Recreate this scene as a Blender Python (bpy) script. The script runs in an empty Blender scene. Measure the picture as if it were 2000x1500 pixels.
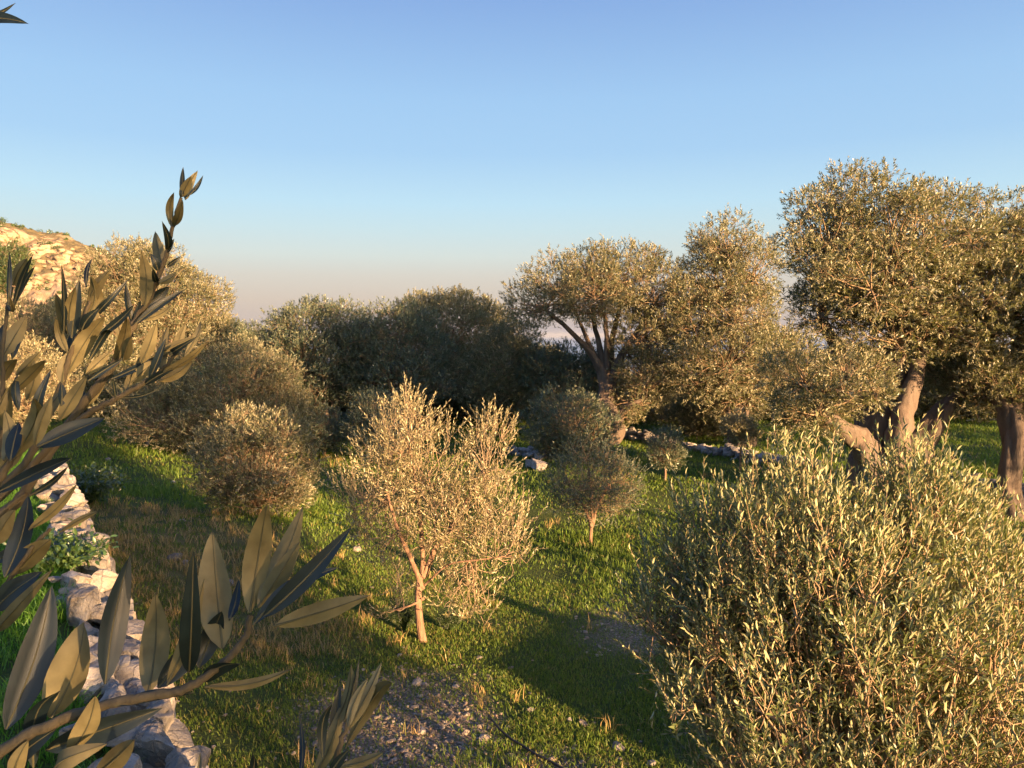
import bpy, math
import numpy as np
from mathutils import Vector

SC = bpy.context.scene
COL = SC.collection
EXPO = 2.3
FPX, CX, CY, HORIZ = 1502.0, 1000.0, 750.0, 655.0
CAMZ = 4.0
PITCH = math.atan((CY - HORIZ) / FPX)
CP, SP = math.cos(PITCH), math.sin(PITCH)
SUN_AZ = math.radians(45)      # to the right of straight behind the camera
SUN_EL = math.radians(7.2)
SUN_DIR = np.array([math.sin(SUN_AZ) * math.cos(SUN_EL), -math.cos(SUN_AZ) * math.cos(SUN_EL), math.sin(SUN_EL)])

# ------------------------------------------------------------------ helpers
def P(px, py, d):
    """point seen at pixel (px, py) of the 2000 x 1500 photo, d metres deep"""
    xc, yc = (px - CX) / FPX * d, -(py - CY) / FPX * d
    return np.array([xc, d * CP + yc * SP, CAMZ - d * SP + yc * CP])

def nrm(v):
    v = np.asarray(v, float)
    return v / np.maximum(np.linalg.norm(v, axis=-1, keepdims=True), 1e-9)

def sstep(a, b, x):
    t = np.clip((x - a) / (b - a), 0, 1)
    return t * t * (3 - 2 * t)

def hash2(ix, iy, seed):
    h = (ix.astype(np.int64) * 374761393 + iy.astype(np.int64) * 668265263 + seed * 144665) & 0x7fffffff
    h = ((h ^ (h >> 13)) * 1274126177) & 0x7fffffff
    h = (h ^ (h >> 16)) & 0xffff
    return h / 65535.0

def vnoise(x, y, seed=0):
    x = np.asarray(x, float); y = np.asarray(y, float)
    ix, iy = np.floor(x), np.floor(y)
    fx, fy = x - ix, y - iy
    fx = fx * fx * (3 - 2 * fx); fy = fy * fy * (3 - 2 * fy)
    a, b = hash2(ix, iy, seed), hash2(ix + 1, iy, seed)
    c, d = hash2(ix, iy + 1, seed), hash2(ix + 1, iy + 1, seed)
    return (a * (1 - fx) + b * fx) * (1 - fy) + (c * (1 - fx) + d * fx) * fy

def fbm(x, y, seed=0, octv=4):
    s, amp, f, tot = 0.0, 1.0, 1.0, 0.0
    for k in range(octv):
        s = s + amp * vnoise(x * f + k * 17.3, y * f - k * 9.1, seed + k)
        tot += amp; amp *= 0.5; f *= 2.03
    return s / tot

def empty(name, loc, label=None, cat=None, group=None):
    o = bpy.data.objects.new(name, None)
    o.empty_display_size = 0.2
    o.location = [float(c) for c in loc]
    COL.objects.link(o)
    tag(o, label, cat, group)
    return o

def tag(o, label=None, cat=None, group=None, kind=None):
    for k, v in (('label', label), ('category', cat), ('group', group), ('kind', kind)):
        if v: o[k] = v
    return o

class MB:
    """collects faces of many shapes as numpy blocks for ONE mesh"""
    def __init__(self):
        self.v, self.lp, self.ls, self.mi, self.var, self.n = [], [], [], [], [], 0
    def add(self, verts, faces, mat=0, var=None):
        """verts (N,3); faces (M,k) array of indices; var per-face float"""
        verts = np.asarray(verts, float).reshape(-1, 3); faces = np.asarray(faces, np.int64)
        if len(verts) == 0 or len(faces) == 0: return
        m, k = faces.shape
        self.v.append(verts); self.lp.append((faces + self.n).ravel())
        self.ls.append(np.full(m, k)); self.mi.append(np.full(m, mat))
        self.var.append(np.full(m, 0.5) if var is None else np.asarray(var, float))
        self.n += len(verts)
    def build(self, name, mats, parent=None, origin=(0, 0, 0), smooth=True, link=True):
        v = np.concatenate(self.v) - np.asarray(origin, float)
        lp = np.concatenate(self.lp).astype(np.int32); lt = np.concatenate(self.ls).astype(np.int32)
        me = bpy.data.meshes.new(name)
        me.vertices.add(len(v)); me.vertices.foreach_set('co', v.astype(np.float32).ravel())
        me.loops.add(len(lp)); me.loops.foreach_set('vertex_index', lp)
        me.polygons.add(len(lt))
        st = np.concatenate([[0], np.cumsum(lt)[:-1]]).astype(np.int32)
        me.polygons.foreach_set('loop_start', st); me.polygons.foreach_set('loop_total', lt)
        me.polygons.foreach_set('material_index', np.concatenate(self.mi).astype(np.int32))
        me.polygons.foreach_set('use_smooth', np.full(len(lt), smooth))
        at = me.attributes.new('var', 'FLOAT', 'FACE')
        at.data.foreach_set('value', np.concatenate(self.var).astype(np.float32))
        for m in (mats if isinstance(mats, (list, tuple)) else [mats]): me.materials.append(m)
        me.update(calc_edges=True)
        o = bpy.data.objects.new(name, me)
        if link: COL.objects.link(o)
        if parent is not None: o.parent = parent
        else: o.location = [float(c) for c in origin]
        return o

def tubes(mb, paths, radii, sides=6, mat=0, ref=None, lump=None, var=None):
    """paths (M,n,3), radii (M,n): M tubes at once"""
    paths = np.asarray(paths, float); radii = np.asarray(radii, float)
    M, n, _ = paths.shape
    tan = np.gradient(paths, axis=1); tan = nrm(tan)
    mean = nrm(paths[:, -1] - paths[:, 0])
    r = np.where(np.abs(mean[:, :1]) > 0.75, np.array([[0., 1., 0.]]), np.array([[1., 0., 0.]]))
    u = nrm(np.cross(tan, r[:, None, :])); w = np.cross(tan, u)
    a = np.arange(sides) / sides * 2 * math.pi
    rad = radii[:, :, None] * (lump if lump is not None else 1.0)
    rad = np.broadcast_to(rad, (M, n, sides))
    vv = paths[:, :, None, :] + rad[..., None] * (np.cos(a)[None, None, :, None] * u[:, :, None, :] + np.sin(a)[None, None, :, None] * w[:, :, None, :])
    k = np.arange(sides); k2 = (k + 1) % sides
    i = np.arange(n - 1)
    q = np.stack([(i[:, None] * sides + k), (i[:, None] * sides + k2), ((i[:, None] + 1) * sides + k2), ((i[:, None] + 1) * sides + k)], -1).reshape(-1, 4)
    f = (q[None] + (np.arange(M) * n * sides)[:, None, None]).reshape(-1, 4)
    mb.add(vv.reshape(-1, 3), f, mat)

LEAF_FAR = (np.array([(0, 0, 0), (.5, .48, .03), (0, 1, -.06), (-.5, .48, .03)]), [np.array([[0, 1, 2, 3]])])
LEAF_NEAR = (np.array([(0, 0, 0), (.42, .3, .05), (.4, .68, .03), (0, 1, -.10), (-.4, .68, .03), (-.42, .3, .05), (0, .3, 0), (0, .68, -.02)]),
             [np.array([[0, 1, 6], [2, 3, 7], [0, 6, 5], [3, 4, 7]]), np.array([[1, 2, 7, 6], [6, 7, 4, 5]])])

def leaves(mb, base, axis, normal, length, width, tmpl, var, mat=0):
    """base, axis, normal (N,3); length, width, var (N,)"""
    A = nrm(axis); S = nrm(np.cross(A, normal)); N = np.cross(S, A)
    tv, tf = tmpl
    vv = (base[:, None, :] + tv[None, :, 0, None] * (width[:, None] * S)[:, None, :] + tv[None, :, 1, None] * (length[:, None] * A)[:, None, :]
          + tv[None, :, 2, None] * (length[:, None] * N)[:, None, :])
    n, k = len(base), len(tv)
    off = np.arange(n) * k
    flat = vv.reshape(-1, 3)
    first = True
    for f in tf:
        ff = (f[None] + off[:, None, None]).reshape(-1, f.shape[1])
        if first:
            mb.add(flat, ff, mat, np.repeat(var, len(f))); start = mb.n - len(flat); first = False
        else:
            mb.lp.append((ff + start).ravel()); mb.ls.append(np.full(len(ff), f.shape[1]))
            mb.mi.append(np.full(len(ff), mat)); mb.var.append(np.repeat(var, len(f)))

def rand_dir(rng, n):
    return nrm(rng.normal(size=(n, 3)))

# ------------------------------------------------------------------ terrain
W0, WU, WN = np.array([-1.2, 3.1]), np.array([-.549, .836]), np.array([.836, .549])
def wall_sa(x, y):
    return (x - W0[0]) * WN[0] + (y - W0[1]) * WN[1], (x - W0[0]) * WU[0] + (y - W0[1]) * WU[1]

def H(x, y):
    x = np.asarray(x, float); y = np.asarray(y, float)
    s, a = wall_sa(x, y)
    field = 0.95 * np.exp(-np.clip(s, 0, 80) / 3.2) * (1 - sstep(9, 24, a)) + 0.05 * np.clip(-x - 7, 0, 60) * sstep(5, 18, y)
    field = field + 0.22 * (fbm(x * .16 + 3, y * .16, 11, 3) - .5) * sstep(4, 10, np.hypot(x, y)) + 0.05 * (fbm(x * 1.3, y * 1.3, 5, 3) - .5)
    field = field + .5 * np.exp(-((x + 4.4) / 2.2) ** 2 - ((y - 12.3) / 2.6) ** 2)
    field = field + 0.25 * sstep(15, 19, y) * (1 - sstep(19, 30, y)) * sstep(-4, 2, x)
    q, e = (x - y) * .7071, (x + y) * .7071
    field = field + .78 * sstep(-2.9, -.4, q) * (1 - sstep(4, 9, q)) * sstep(5.1, 6.0, e) * (1 - sstep(8.2, 9.0, e))  # unseen bank added off to the right to shade the open field
    terr = 2.14 + .06 * (fbm(x * 1.1, y * 1.1, 8, 3) - .5) + .05 * np.clip(-s - 1, 0, 30)
    w = sstep(-.12, -.42, s) if False else 1 - sstep(-.40, -.16, s)
    w = w * (1 - sstep(9.5, 22, a))
    z = field * (1 - w) + terr * w
    drop = np.clip(y - 75 - .2 * np.abs(x), 0, 400) * .45 * sstep(-160, -60, x) 
    drop = drop + np.clip(x - 90, 0, 400) * .3 + np.clip(-60 - y, 0, 400) * .0
    return np.maximum(z - drop, -76)

def ground_at(px, py, lo=2.0, hi=160.0):
    d0 = P(px, py, 1.0) - np.array([0, 0, CAMZ])
    t = np.arange(lo, hi, .05)
    q = np.array([0, 0, CAMZ])[None] + d0[None] * t[:, None]
    below = q[:, 2] < H(q[:, 0], q[:, 1])
    i = int(np.argmax(below)) if below.any() else len(t) - 1
    g = q[i].copy(); g[2] = float(H(g[0], g[1]))
    return g, float(t[i])

# ------------------------------------------------------------------ materials
def mat(name):
    m = bpy.data.materials.new(name); m.use_nodes = True
    nt = m.node_tree
    for n in list(nt.nodes): nt.nodes.remove(n)
    out = nt.nodes.new('ShaderNodeOutputMaterial')
    def N(t, **kw):
        n = nt.nodes.new(t)
        for k, v in kw.items():
            if k in n.inputs: n.inputs[k].default_value = v
            else: setattr(n, k, v)
        return n
    return m, nt, out, N, nt.links.new

def mixc(N, L, fac, a, b, blend='MIX'):
    n = N('ShaderNodeMix', data_type='RGBA', blend_type=blend)
    for i, v in ((0, fac), (6, a), (7, b)):
        if hasattr(v, 'links'): L(v, n.inputs[i])
        elif i == 0: n.inputs[0].default_value = v
        else: n.inputs[i].default_value = (*v, 1)
    return n.outputs[2]

def leaf_material(name, top, under, transl=.22, gloss=.1, rough=.42, tcol=None, dead=(.26, .19, .09)):
    m, nt, out, N, L = mat(name)
    geo = N('ShaderNodeNewGeometry'); at = N('ShaderNodeAttribute', attribute_name='var')
    c = mixc(N, L, geo.outputs['Backfacing'], top, under)
    mr = N('ShaderNodeMapRange'); L(at.outputs['Fac'], mr.inputs[0]); mr.inputs[3].default_value = .6; mr.inputs[4].default_value = 1.4
    vm = N('ShaderNodeVectorMath', operation='SCALE'); L(c, vm.inputs[0]); L(mr.outputs[0], vm.inputs[3])
    dd = N('ShaderNodeMapRange'); L(at.outputs['Fac'], dd.inputs[0]); dd.inputs[1].default_value = .93; dd.inputs[2].default_value = 1.0
    c2 = mixc(N, L, dd.outputs[0], vm.outputs[0], dead)
    df = N('ShaderNodeBsdfDiffuse'); L(c2, df.inputs[0])
    tr = N('ShaderNodeBsdfTranslucent')
    tr.inputs[0].default_value = (*(tcol or (top[0] * 2.4, top[1] * 2.4, top[2] * 1.2)), 1)
    s1 = N('ShaderNodeMixShader'); s1.inputs[0].default_value = transl; L(df.outputs[0], s1.inputs[1]); L(tr.outputs[0], s1.inputs[2])
    gl = N('ShaderNodeBsdfGlossy'); gl.inputs['Roughness'].default_value = rough
    s2 = N('ShaderNodeMixShader'); L(s1.outputs[0], s2.inputs[1]); L(gl.outputs[0], s2.inputs[2])
    # waxy upper side glossier than the felted underside
    gm = N('ShaderNodeMapRange'); L(geo.outputs['Backfacing'], gm.inputs[0]); gm.inputs[3].default_value = gloss; gm.inputs[4].default_value = gloss * .25
    L(gm.outputs[0], s2.inputs[0]); L(s2.outputs[0], out.inputs[0])
    return m

def add_leaf_grain(m):
    nt = m.node_tree; L = nt.links.new
    df = next(n for n in nt.nodes if n.type == 'BSDF_DIFFUSE'); src = df.inputs[0].links[0].from_socket
    tc = nt.nodes.new('ShaderNodeTexCoord'); n1 = nt.nodes.new('ShaderNodeTexNoise'); n1.inputs['Scale'].default_value = 55.; n1.inputs['Detail'].default_value = 8.; L(tc.outputs['Object'], n1.inputs['Vector'])
    mr = nt.nodes.new('ShaderNodeMapRange'); L(n1.outputs[0], mr.inputs[0]); mr.inputs[1].default_value = .3; mr.inputs[2].default_value = .7; mr.inputs[3].default_value = .7; mr.inputs[4].default_value = 1.3
    vm = nt.nodes.new('ShaderNodeVectorMath'); vm.operation = 'SCALE'; L(src, vm.inputs[0]); L(mr.outputs[0], vm.inputs[3]); L(vm.outputs[0], df.inputs[0])
    bp = nt.nodes.new('ShaderNodeBump'); bp.inputs['Strength'].default_value = .25; bp.inputs['Distance'].default_value = .002; L(n1.outputs[0], bp.inputs['Height']); L(bp.outputs[0], df.inputs['Normal'])

def bark_material(name, a, b, scale=9., bump=1.):
    m, nt, out, N, L = mat(name)
    tc = N('ShaderNodeTexCoord'); mp = N('ShaderNodeMapping'); mp.inputs['Scale'].default_value = (1, 1, .28)
    L(tc.outputs['Object'], mp.inputs[0])
    n1 = N('ShaderNodeTexNoise', Scale=scale, Detail=8., Roughness=.65); L(mp.outputs[0], n1.inputs['Vector'])
    n2 = N('ShaderNodeTexNoise', Scale=scale * .25, Detail=4.); L(tc.outputs['Object'], n2.inputs['Vector'])
    r = N('ShaderNodeMapRange'); L(n1.outputs[0], r.inputs[0]); r.inputs[1].default_value = .4; r.inputs[2].default_value = .6
    c = mixc(N, L, r.outputs[0], a, b)
    c = mixc(N, L, n2.outputs[0], c, (b[0] * 1.1, b[1] * .9, b[2] * .8))
    bp = N('ShaderNodeBump', Strength=bump, Distance=.05); L(n1.outputs[0], bp.inputs['Height'])
    p = N('ShaderNodeBsdfPrincipled', Roughness=.9); L(c, p.inputs['Base Color']); L(bp.outputs[0], p.inputs['Normal'])
    L(p.outputs[0], out.inputs[0])
    return m

def stone_material(name, light, dark, stain, scale=6.):
    m, nt, out, N, L = mat(name)
    tc = N('ShaderNodeTexCoord'); at = N('ShaderNodeAttribute', attribute_name='var')
    n1 = N('ShaderNodeTexNoise', Scale=scale, Detail=9., Roughness=.65); L(tc.outputs['Object'], n1.inputs['Vector'])
    n2 = N('ShaderNodeTexNoise', Scale=scale * 4, Detail=6., Roughness=.7); L(tc.outputs['Object'], n2.inputs['Vector'])
    n3 = N('ShaderNodeTexNoise', Scale=scale * .7, Detail=3.); L(tc.outputs['Object'], n3.inputs['Vector'])
    r = N('ShaderNodeMapRange'); L(n1.outputs[0], r.inputs[0]); r.inputs[1].default_value = .35; r.inputs[2].default_value = .62
    c = mixc(N, L, r.outputs[0], dark, light)
    r3 = N('ShaderNodeMapRange'); L(n3.outputs[0], r3.inputs[0]); r3.inputs[1].default_value = .5; r3.inputs[2].default_value = .7; r3.inputs[4].default_value = .7
    c = mixc(N, L, r3.outputs[0], c, stain)
    mr = N('ShaderNodeMapRange'); L(at.outputs['Fac'], mr.inputs[0]); mr.inputs[3].default_value = .65; mr.inputs[4].default_value = 1.25
    vm = N('ShaderNodeVectorMath', operation='SCALE'); L(c, vm.inputs[0]); L(mr.outputs[0], vm.inputs[3])
    vc = N('ShaderNodeTexVoronoi', feature='DISTANCE_TO_EDGE', Scale=scale * 1.3); L(n1.outputs['Color'], vc.inputs['Vector'])
    mpv = N('ShaderNodeVectorMath', operation='MULTIPLY_ADD'); L(n1.outputs['Color'], mpv.inputs[0]); mpv.inputs[1].default_value = (.12, .12, .12); L(tc.outputs['Object'], mpv.inputs[2]); L(mpv.outputs[0], vc.inputs['Vector'])
    rc = N('ShaderNodeMapRange'); L(vc.outputs['Distance'], rc.inputs[0]); rc.inputs[1].default_value = 0.; rc.inputs[2].default_value = .045
    ad = N('ShaderNodeMath', operation='MULTIPLY_ADD'); L(rc.outputs[0], ad.inputs[0]); ad.inputs[1].default_value = .28; L(n2.outputs[0], ad.inputs[2])
    bp = N('ShaderNodeBump', Strength=1., Distance=.03); L(ad.outputs[0], bp.inputs['Height'])
    p = N('ShaderNodeBsdfPrincipled', Roughness=.88); L(vm.outputs[0], p.inputs['Base Color']); L(bp.outputs[0], p.inputs['Normal'])
    L(p.outputs[0], out.inputs[0])
    return m

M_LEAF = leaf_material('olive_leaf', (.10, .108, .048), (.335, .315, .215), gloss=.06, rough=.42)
M_LEAF_SHADED = leaf_material('olive_leaf_shaded', (.055, .082, .042), (.19, .215, .145))  # darker copy for olives lying in shade, the shade put into the colour
M_LEAF_SUNLIT = leaf_material('olive_leaf_sunlit', (.16, .15, .07), (.44, .395, .25))  # lighter copy for sunlit olives, the sun put into the leaf colour
M_LEAF_BUSH = leaf_material('olive_leaf_bush', (.10, .125, .045), (.40, .39, .225), gloss=.06, rough=.42)
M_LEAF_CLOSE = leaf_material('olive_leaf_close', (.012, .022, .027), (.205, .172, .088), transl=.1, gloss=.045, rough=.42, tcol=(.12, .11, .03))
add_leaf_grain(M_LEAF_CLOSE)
M_SHRUB = leaf_material('shrub_leaf', (.045, .08, .022), (.08, .12, .04))
M_WEED = leaf_material('weed_leaf', (.06, .12, .025), (.10, .16, .05), transl=.3)
M_GRASS = leaf_material('grass_blade', (.12, .19, .03), (.12, .19, .03), transl=.35, gloss=.03, rough=.5, tcol=(.24, .33, .04), dead=(.30, .22, .09))
M_LUSH = leaf_material('lush_grass_blade', (.10, .22, .025), (.10, .22, .025), transl=.4, gloss=.04, rough=.5, tcol=(.2, .42, .04), dead=(.25, .3, .08))
M_DRY = leaf_material('dry_grass_blade', (.42, .30, .13), (.42, .30, .13), transl=.3, gloss=.03, tcol=(.5, .34, .12), dead=(.14, .18, .04))
M_BARK = bark_material('olive_bark', (.028, .025, .022), (.125, .106, .09), 5.)
M_BARK_YOUNG = bark_material('young_bark', (.10, .068, .048), (.25, .17, .115), 18., .8)
M_TWIG = bark_material('twig_bark', (.17, .13, .085), (.30, .23, .15), 20., .2)
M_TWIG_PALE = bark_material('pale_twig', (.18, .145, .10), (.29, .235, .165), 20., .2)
M_STONE = stone_material('limestone', (.38, .345, .315), (.17, .152, .138), (.29, .22, .145))
M_GRAVEL = stone_material('gravel_stone', (.44, .37, .30), (.27, .21, .16), (.32, .20, .13), 8.)

# ------------------------------------------------------------------ ground
def gravel_mask(x, y):
    n = fbm(x * .9, y * .9, 31, 4)
    g = np.exp(-(((x + .9) / 1.0) ** 2 + ((y - 6.9) / 1.5) ** 2) ** 1.5) * 1.2            # bottom patch
    g = np.maximum(g, np.exp(-(((x - .1) / 1.1) ** 2 + ((y - 5.9) / .9) ** 2)) * 1.2)
    g = np.maximum(g, np.exp(-(((x - 1.7) / 1.7) ** 2 + ((y - 10.3) / 1.5) ** 2)) * .6)
    g = np.maximum(g, np.exp(-(((x - 2.2) / 1.2) ** 2 + ((y - 7.4) / 1.6) ** 2)) * .6)
    g = np.maximum(g, np.exp(-(((x + 5.6) / 2.6) ** 2 + ((y - 21.) / 2.) ** 2)) * .45)
    return np.clip((g - .25) * 1.3 + (n - .5) * 1.6 * np.minimum(1, g * 2.5), 0, 1)

def dry_mask(x, y):
    s, a = wall_sa(x, y)
    n = fbm(x * .55, y * .55, 41, 4)
    g = np.exp(-((s - 1.2) / 2.2) ** 2) * sstep(3.5, 6.5, a) * (1 - sstep(13, 18, a)) * 1.0
    g = np.maximum(g, np.exp(-(((x + 6.2) / 1.8) ** 2 + ((y - 23.) / 3.5) ** 2)) * .7)
    g = np.maximum(g, np.exp(-(((x - 2.3) / 1.) ** 2 + ((y - 6.) / 2.2) ** 2)) * .55)
    g = np.where(s < -.1, 0.0, g)
    return .6 * np.clip((g - .38) * 1.4 + (n - .5) * 2.2 * np.minimum(1, g * 2.) + np.clip(n - .66, 0, 1) * 1.5, 0, 1)

def build_ground():
    def axis(lo, hi, c, n, k):
        t = np.linspace(-1, 1, n); s = np.sinh(k * t) / np.sinh(k)
        return np.where(s < 0, c + s * (c - lo), c + s * (hi - c))
    xs = axis(-420, 420, -.5, 520, 6.2); ys = axis(-160, 560, 9., 560, 6.0)
    X, Y = np.meshgrid(xs, ys); Z = H(X, Y)
    nx, ny = len(xs), len(ys)
    mb = MB()
    i = (np.arange(ny - 1)[:, None] * nx + np.arange(nx - 1)[None]).ravel()
    mb.add(np.stack([X, Y, Z], -1), np.stack([i, i + 1, i + nx + 1, i + nx], -1))
    m, nt, out, N, L = mat('ground_soil')
    tc = N('ShaderNodeTexCoord')
    ga = N('ShaderNodeAttribute', attribute_name='gravel'); da = N('ShaderNodeAttribute', attribute_name='dry')
    n1 = N('ShaderNodeTexNoise', Scale=1.4, Detail=8., Roughness=.6); L(tc.outputs['Object'], n1.inputs['Vector'])
    n2 = N('ShaderNodeTexNoise', Scale=22., Detail=6., Roughness=.7); L(tc.outputs['Object'], n2.inputs['Vector'])
    vo = N('ShaderNodeTexVoronoi', Scale=26.); L(tc.outputs['Object'], vo.inputs['Vector'])
    r1 = N('ShaderNodeMapRange'); L(n1.outputs[0], r1.inputs[0]); r1.inputs[1].default_value = .38; r1.inputs[2].default_value = .62
    green = mixc(N, L, r1.outputs[0], (.055, .095, .02), (.085, .135, .03))
    green = mixc(N, L, n2.outputs[0], green, (.08, .08, .03))
    dry = mixc(N, L, n2.outputs[0], (.15, .115, .05), (.34, .25, .11))
    c = mixc(N, L, da.outputs['Fac'], green, dry)
    vs = N('ShaderNodeMapRange'); L(vo.outputs['Distance'], vs.inputs[0]); vs.inputs[1].default_value = .2; vs.inputs[2].default_value = .55
    st = mixc(N, L, vs.outputs[0], (.42, .335, .25), (.21, .16, .115))
    gm = N('ShaderNodeMath', operation='MULTIPLY', use_clamp=True); L(ga.outputs['Fac'], gm.inputs[0])
    gr = N('ShaderNodeMapRange'); L(n2.outputs[0], gr.inputs[0]); gr.inputs[1].default_value = .36; gr.inputs[2].default_value = .52
    gr.inputs[4].default_value = 1.3; L(gr.outputs[0], gm.inputs[1])
    c = mixc(N, L, gm.outputs[0], c, st)
    hh = N('ShaderNodeMath', operation='ADD'); L(n2.outputs[0], hh.inputs[0])
    iv = N('ShaderNodeMath', operation='MULTIPLY'); L(vs.outputs[0], iv.inputs[0]); iv.inputs[1].default_value = -.4; L(iv.outputs[0], hh.inputs[1])
    bp = N('ShaderNodeBump', Strength=.8, Distance=.05); L(hh.outputs[0], bp.inputs['Height'])
    p = N('ShaderNodeBsdfPrincipled', Roughness=.95); L(c, p.inputs['Base Color']); L(bp.outputs[0], p.inputs['Normal'])
    p.inputs['Specular IOR Level'].default_value = .1
    L(p.outputs[0], out.inputs[0])
    o = mb.build('ground', m)
    for nm, fn in (('gravel', gravel_mask), ('dry', dry_mask)):
        at = o.data.attributes.new(nm, 'FLOAT', 'POINT')
        at.data.foreach_set('value', fn(X, Y).astype(np.float32).ravel())
    tag(o, kind='structure')
build_ground()

# sea far below the grove
def build_sea():
    mb = MB(); n = 64
    a = np.arange(n) / n * 2 * math.pi; R = 42000.
    v = np.concatenate([[[0, 0, -75.]], np.stack([R * np.cos(a), R * np.sin(a), np.full(n, -75.)], -1)])
    k = np.arange(n)
    mb.add(v, np.stack([np.zeros(n, int), 1 + k, 1 + (k + 1) % n], -1))
    m, nt, out, N, L = mat('sea_water')
    p = N('ShaderNodeBsdfPrincipled', Roughness=.35); p.inputs['Base Color'].default_value = (.16, .22, .31, 1)
    tc = N('ShaderNodeTexCoord'); ns = N('ShaderNodeTexNoise', Scale=.05, Detail=6.); L(tc.outputs['Object'], ns.inputs['Vector'])
    bp = N('ShaderNodeBump', Strength=.2, Distance=2.); L(ns.outputs[0], bp.inputs['Height']); L(bp.outputs[0], p.inputs['Normal'])
    L(p.outputs[0], out.inputs[0])
    tag(mb.build('sea', m), kind='structure')
build_sea()

# rocky hill on the left
def hill_height(az_px, t):
    """az_px photo column, t 0..1 from foot to crest; metres above the camera"""
    crest = np.interp(az_px, [-1500, -600, -200, 0, 60, 120, 190, 260, 340, 460, 560], [.20, .17, .152, .142, .138, .130, .112, .085, .055, .008, -.03])
    prof = np.interp(t, [0, .25, .5, .62, .78, .9, 1.0, 1.25], [0, .12, .38, .55, .86, .96, 1.0, 1.02])
    return crest, prof

def build_hill():
    cols = np.linspace(-1500, 640, 520); ts = np.linspace(0, 1.3, 190)
    A, T = np.meshgrid(cols, ts)
    r = 215 + 75 * T
    crest, prof = hill_height(A, T)
    top_r = 290
    z = CAMZ + crest * top_r * prof - 7 * (1 - np.clip(T * 3, 0, 1)) - 6
    z = z + 6 * np.clip(T, 0, 1)
    X = (A - CX) / FPX * r; Y = r * 1.0
    nn = fbm(X * .05, z * .11, 71, 5) - .5
    strata = fbm(X * .30, Y * .1 + z * .5, 73, 4) - .5
    steep = np.exp(-((T - .68) / .28) ** 2)
    Y = Y - (nn * 20 + np.abs(strata) * 10) * steep
    z = z + (fbm(X * .12, Y * .12, 77, 4) - .5) * 5.0 * np.clip(T * 2, 0, 1) + (fbm(X * .5, Y * .5, 79, 3) - .5) * 1.5
    mb = MB(); nx = len(cols)
    i = (np.arange(len(ts) - 1)[:, None] * nx + np.arange(nx - 1)[None]).ravel()
    mb.add(np.stack([X, Y, z], -1), np.stack([i, i + 1, i + nx + 1, i + nx], -1))
    m, nt, out, N, L = mat('hill_rock')
    tc = N('ShaderNodeTexCoord'); geo = N('ShaderNodeNewGeometry')
    mp = N('ShaderNodeMapping'); mp.inputs['Scale'].default_value = (1, 1, .45); L(tc.outputs['Object'], mp.inputs[0])
    n1 = N('ShaderNodeTexNoise', Scale=.16, Detail=10., Roughness=.68); L(mp.outputs[0], n1.inputs['Vector'])
    n2 = N('ShaderNodeTexNoise', Scale=.05, Detail=8., Roughness=.6); L(tc.outputs['Object'], n2.inputs['Vector'])
    r1 = N('ShaderNodeMapRange'); L(n1.outputs[0], r1.inputs[0]); r1.inputs[1].default_value = .4; r1.inputs[2].default_value = .6
    rock = mixc(N, L, r1.outputs[0], (.20, .14, .095), (.40, .30, .205))
    sx = N('ShaderNodeSeparateXYZ'); L(geo.outputs['Normal'], sx.inputs[0])
    add = N('ShaderNodeMath', operation='MULTIPLY_ADD'); L(n2.outputs[0], add.inputs[0]); add.inputs[1].default_value = 1.6; L(sx.outputs[2], add.inputs[2])
    rv = N('ShaderNodeMapRange'); L(add.outputs[0], rv.inputs[0]); rv.inputs[1].default_value = 1.45; rv.inputs[2].default_value = 1.72
    veg = mixc(N, L, n1.outputs[0], (.06, .06, .025), (.22, .16, .075))
    c = mixc(N, L, rv.outputs[0], rock, veg)
    bp = N('ShaderNodeBump', Strength=1., Distance=2.0); L(n1.outputs[0], bp.inputs['Height'])
    p = N('ShaderNodeBsdfPrincipled', Roughness=.95); L(c, p.inputs['Base Color']); L(bp.outputs[0], p.inputs['Normal'])
    L(p.outputs[0], out.inputs[0])
    tag(mb.build('hill', m), kind='structure')
    # scrub growing over the hill: nobody could count it
    rng = np.random.default_rng(5)
    idx = rng.choice(X.size, 2600, replace=False, p=None)
    pts = np.stack([X.ravel()[idx], Y.ravel()[idx], z.ravel()[idx]], -1); tt = T.ravel()[idx]
    keep = rng.random(len(pts)) < np.where(tt > .92, .5, np.where(tt < .55, .8, .13))
    pts = pts[keep]
    k = 70
    size = rng.uniform(.5, 1.7, len(pts))
    b = np.repeat(pts, k, 0) + rand_dir(rng, len(pts) * k) * np.repeat(size, k)[:, None] * rng.random((len(pts) * k, 1)) ** .4 * np.array([1, 1, .75])
    b[:, 2] += np.repeat(size, k) * .4
    sb = MB(); n = len(b)
    leaves(sb, b, rand_dir(rng, n), rand_dir(rng, n), rng.uniform(.3, .7, n), rng.uniform(.2, .4, n), LEAF_FAR, rng.random(n) * .92)
    tag(sb.build('hillside_scrub', M_SHRUB), 'dark low scrub dotted over the rocky hillside', kind='stuff')
build_hill()

# ------------------------------------------------------------------ olive trees
def bez(p0, p1, p2, p3, n):
    t = np.linspace(0, 1, n)[:, None]
    return (1 - t) ** 3 * p0 + 3 * (1 - t) ** 2 * t * p1 + 3 * (1 - t) * t ** 2 * p2 + t ** 3 * p3

def gnarl(rng, n, sides, amt):
    a = np.arange(sides) / sides * 2 * math.pi
    k = np.linspace(0, 1, n)
    l = np.ones((n, sides))
    for f, ph in ((2, 2.5), (3, 3.7), (5, 6.), (9, 4.)):
        l = l + amt / f * 2 * np.sin(f * a[None] + ph * k[:, None] * 2 + rng.uniform(0, 6.3)) * rng.uniform(.5, 1)
    return l[None]

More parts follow.
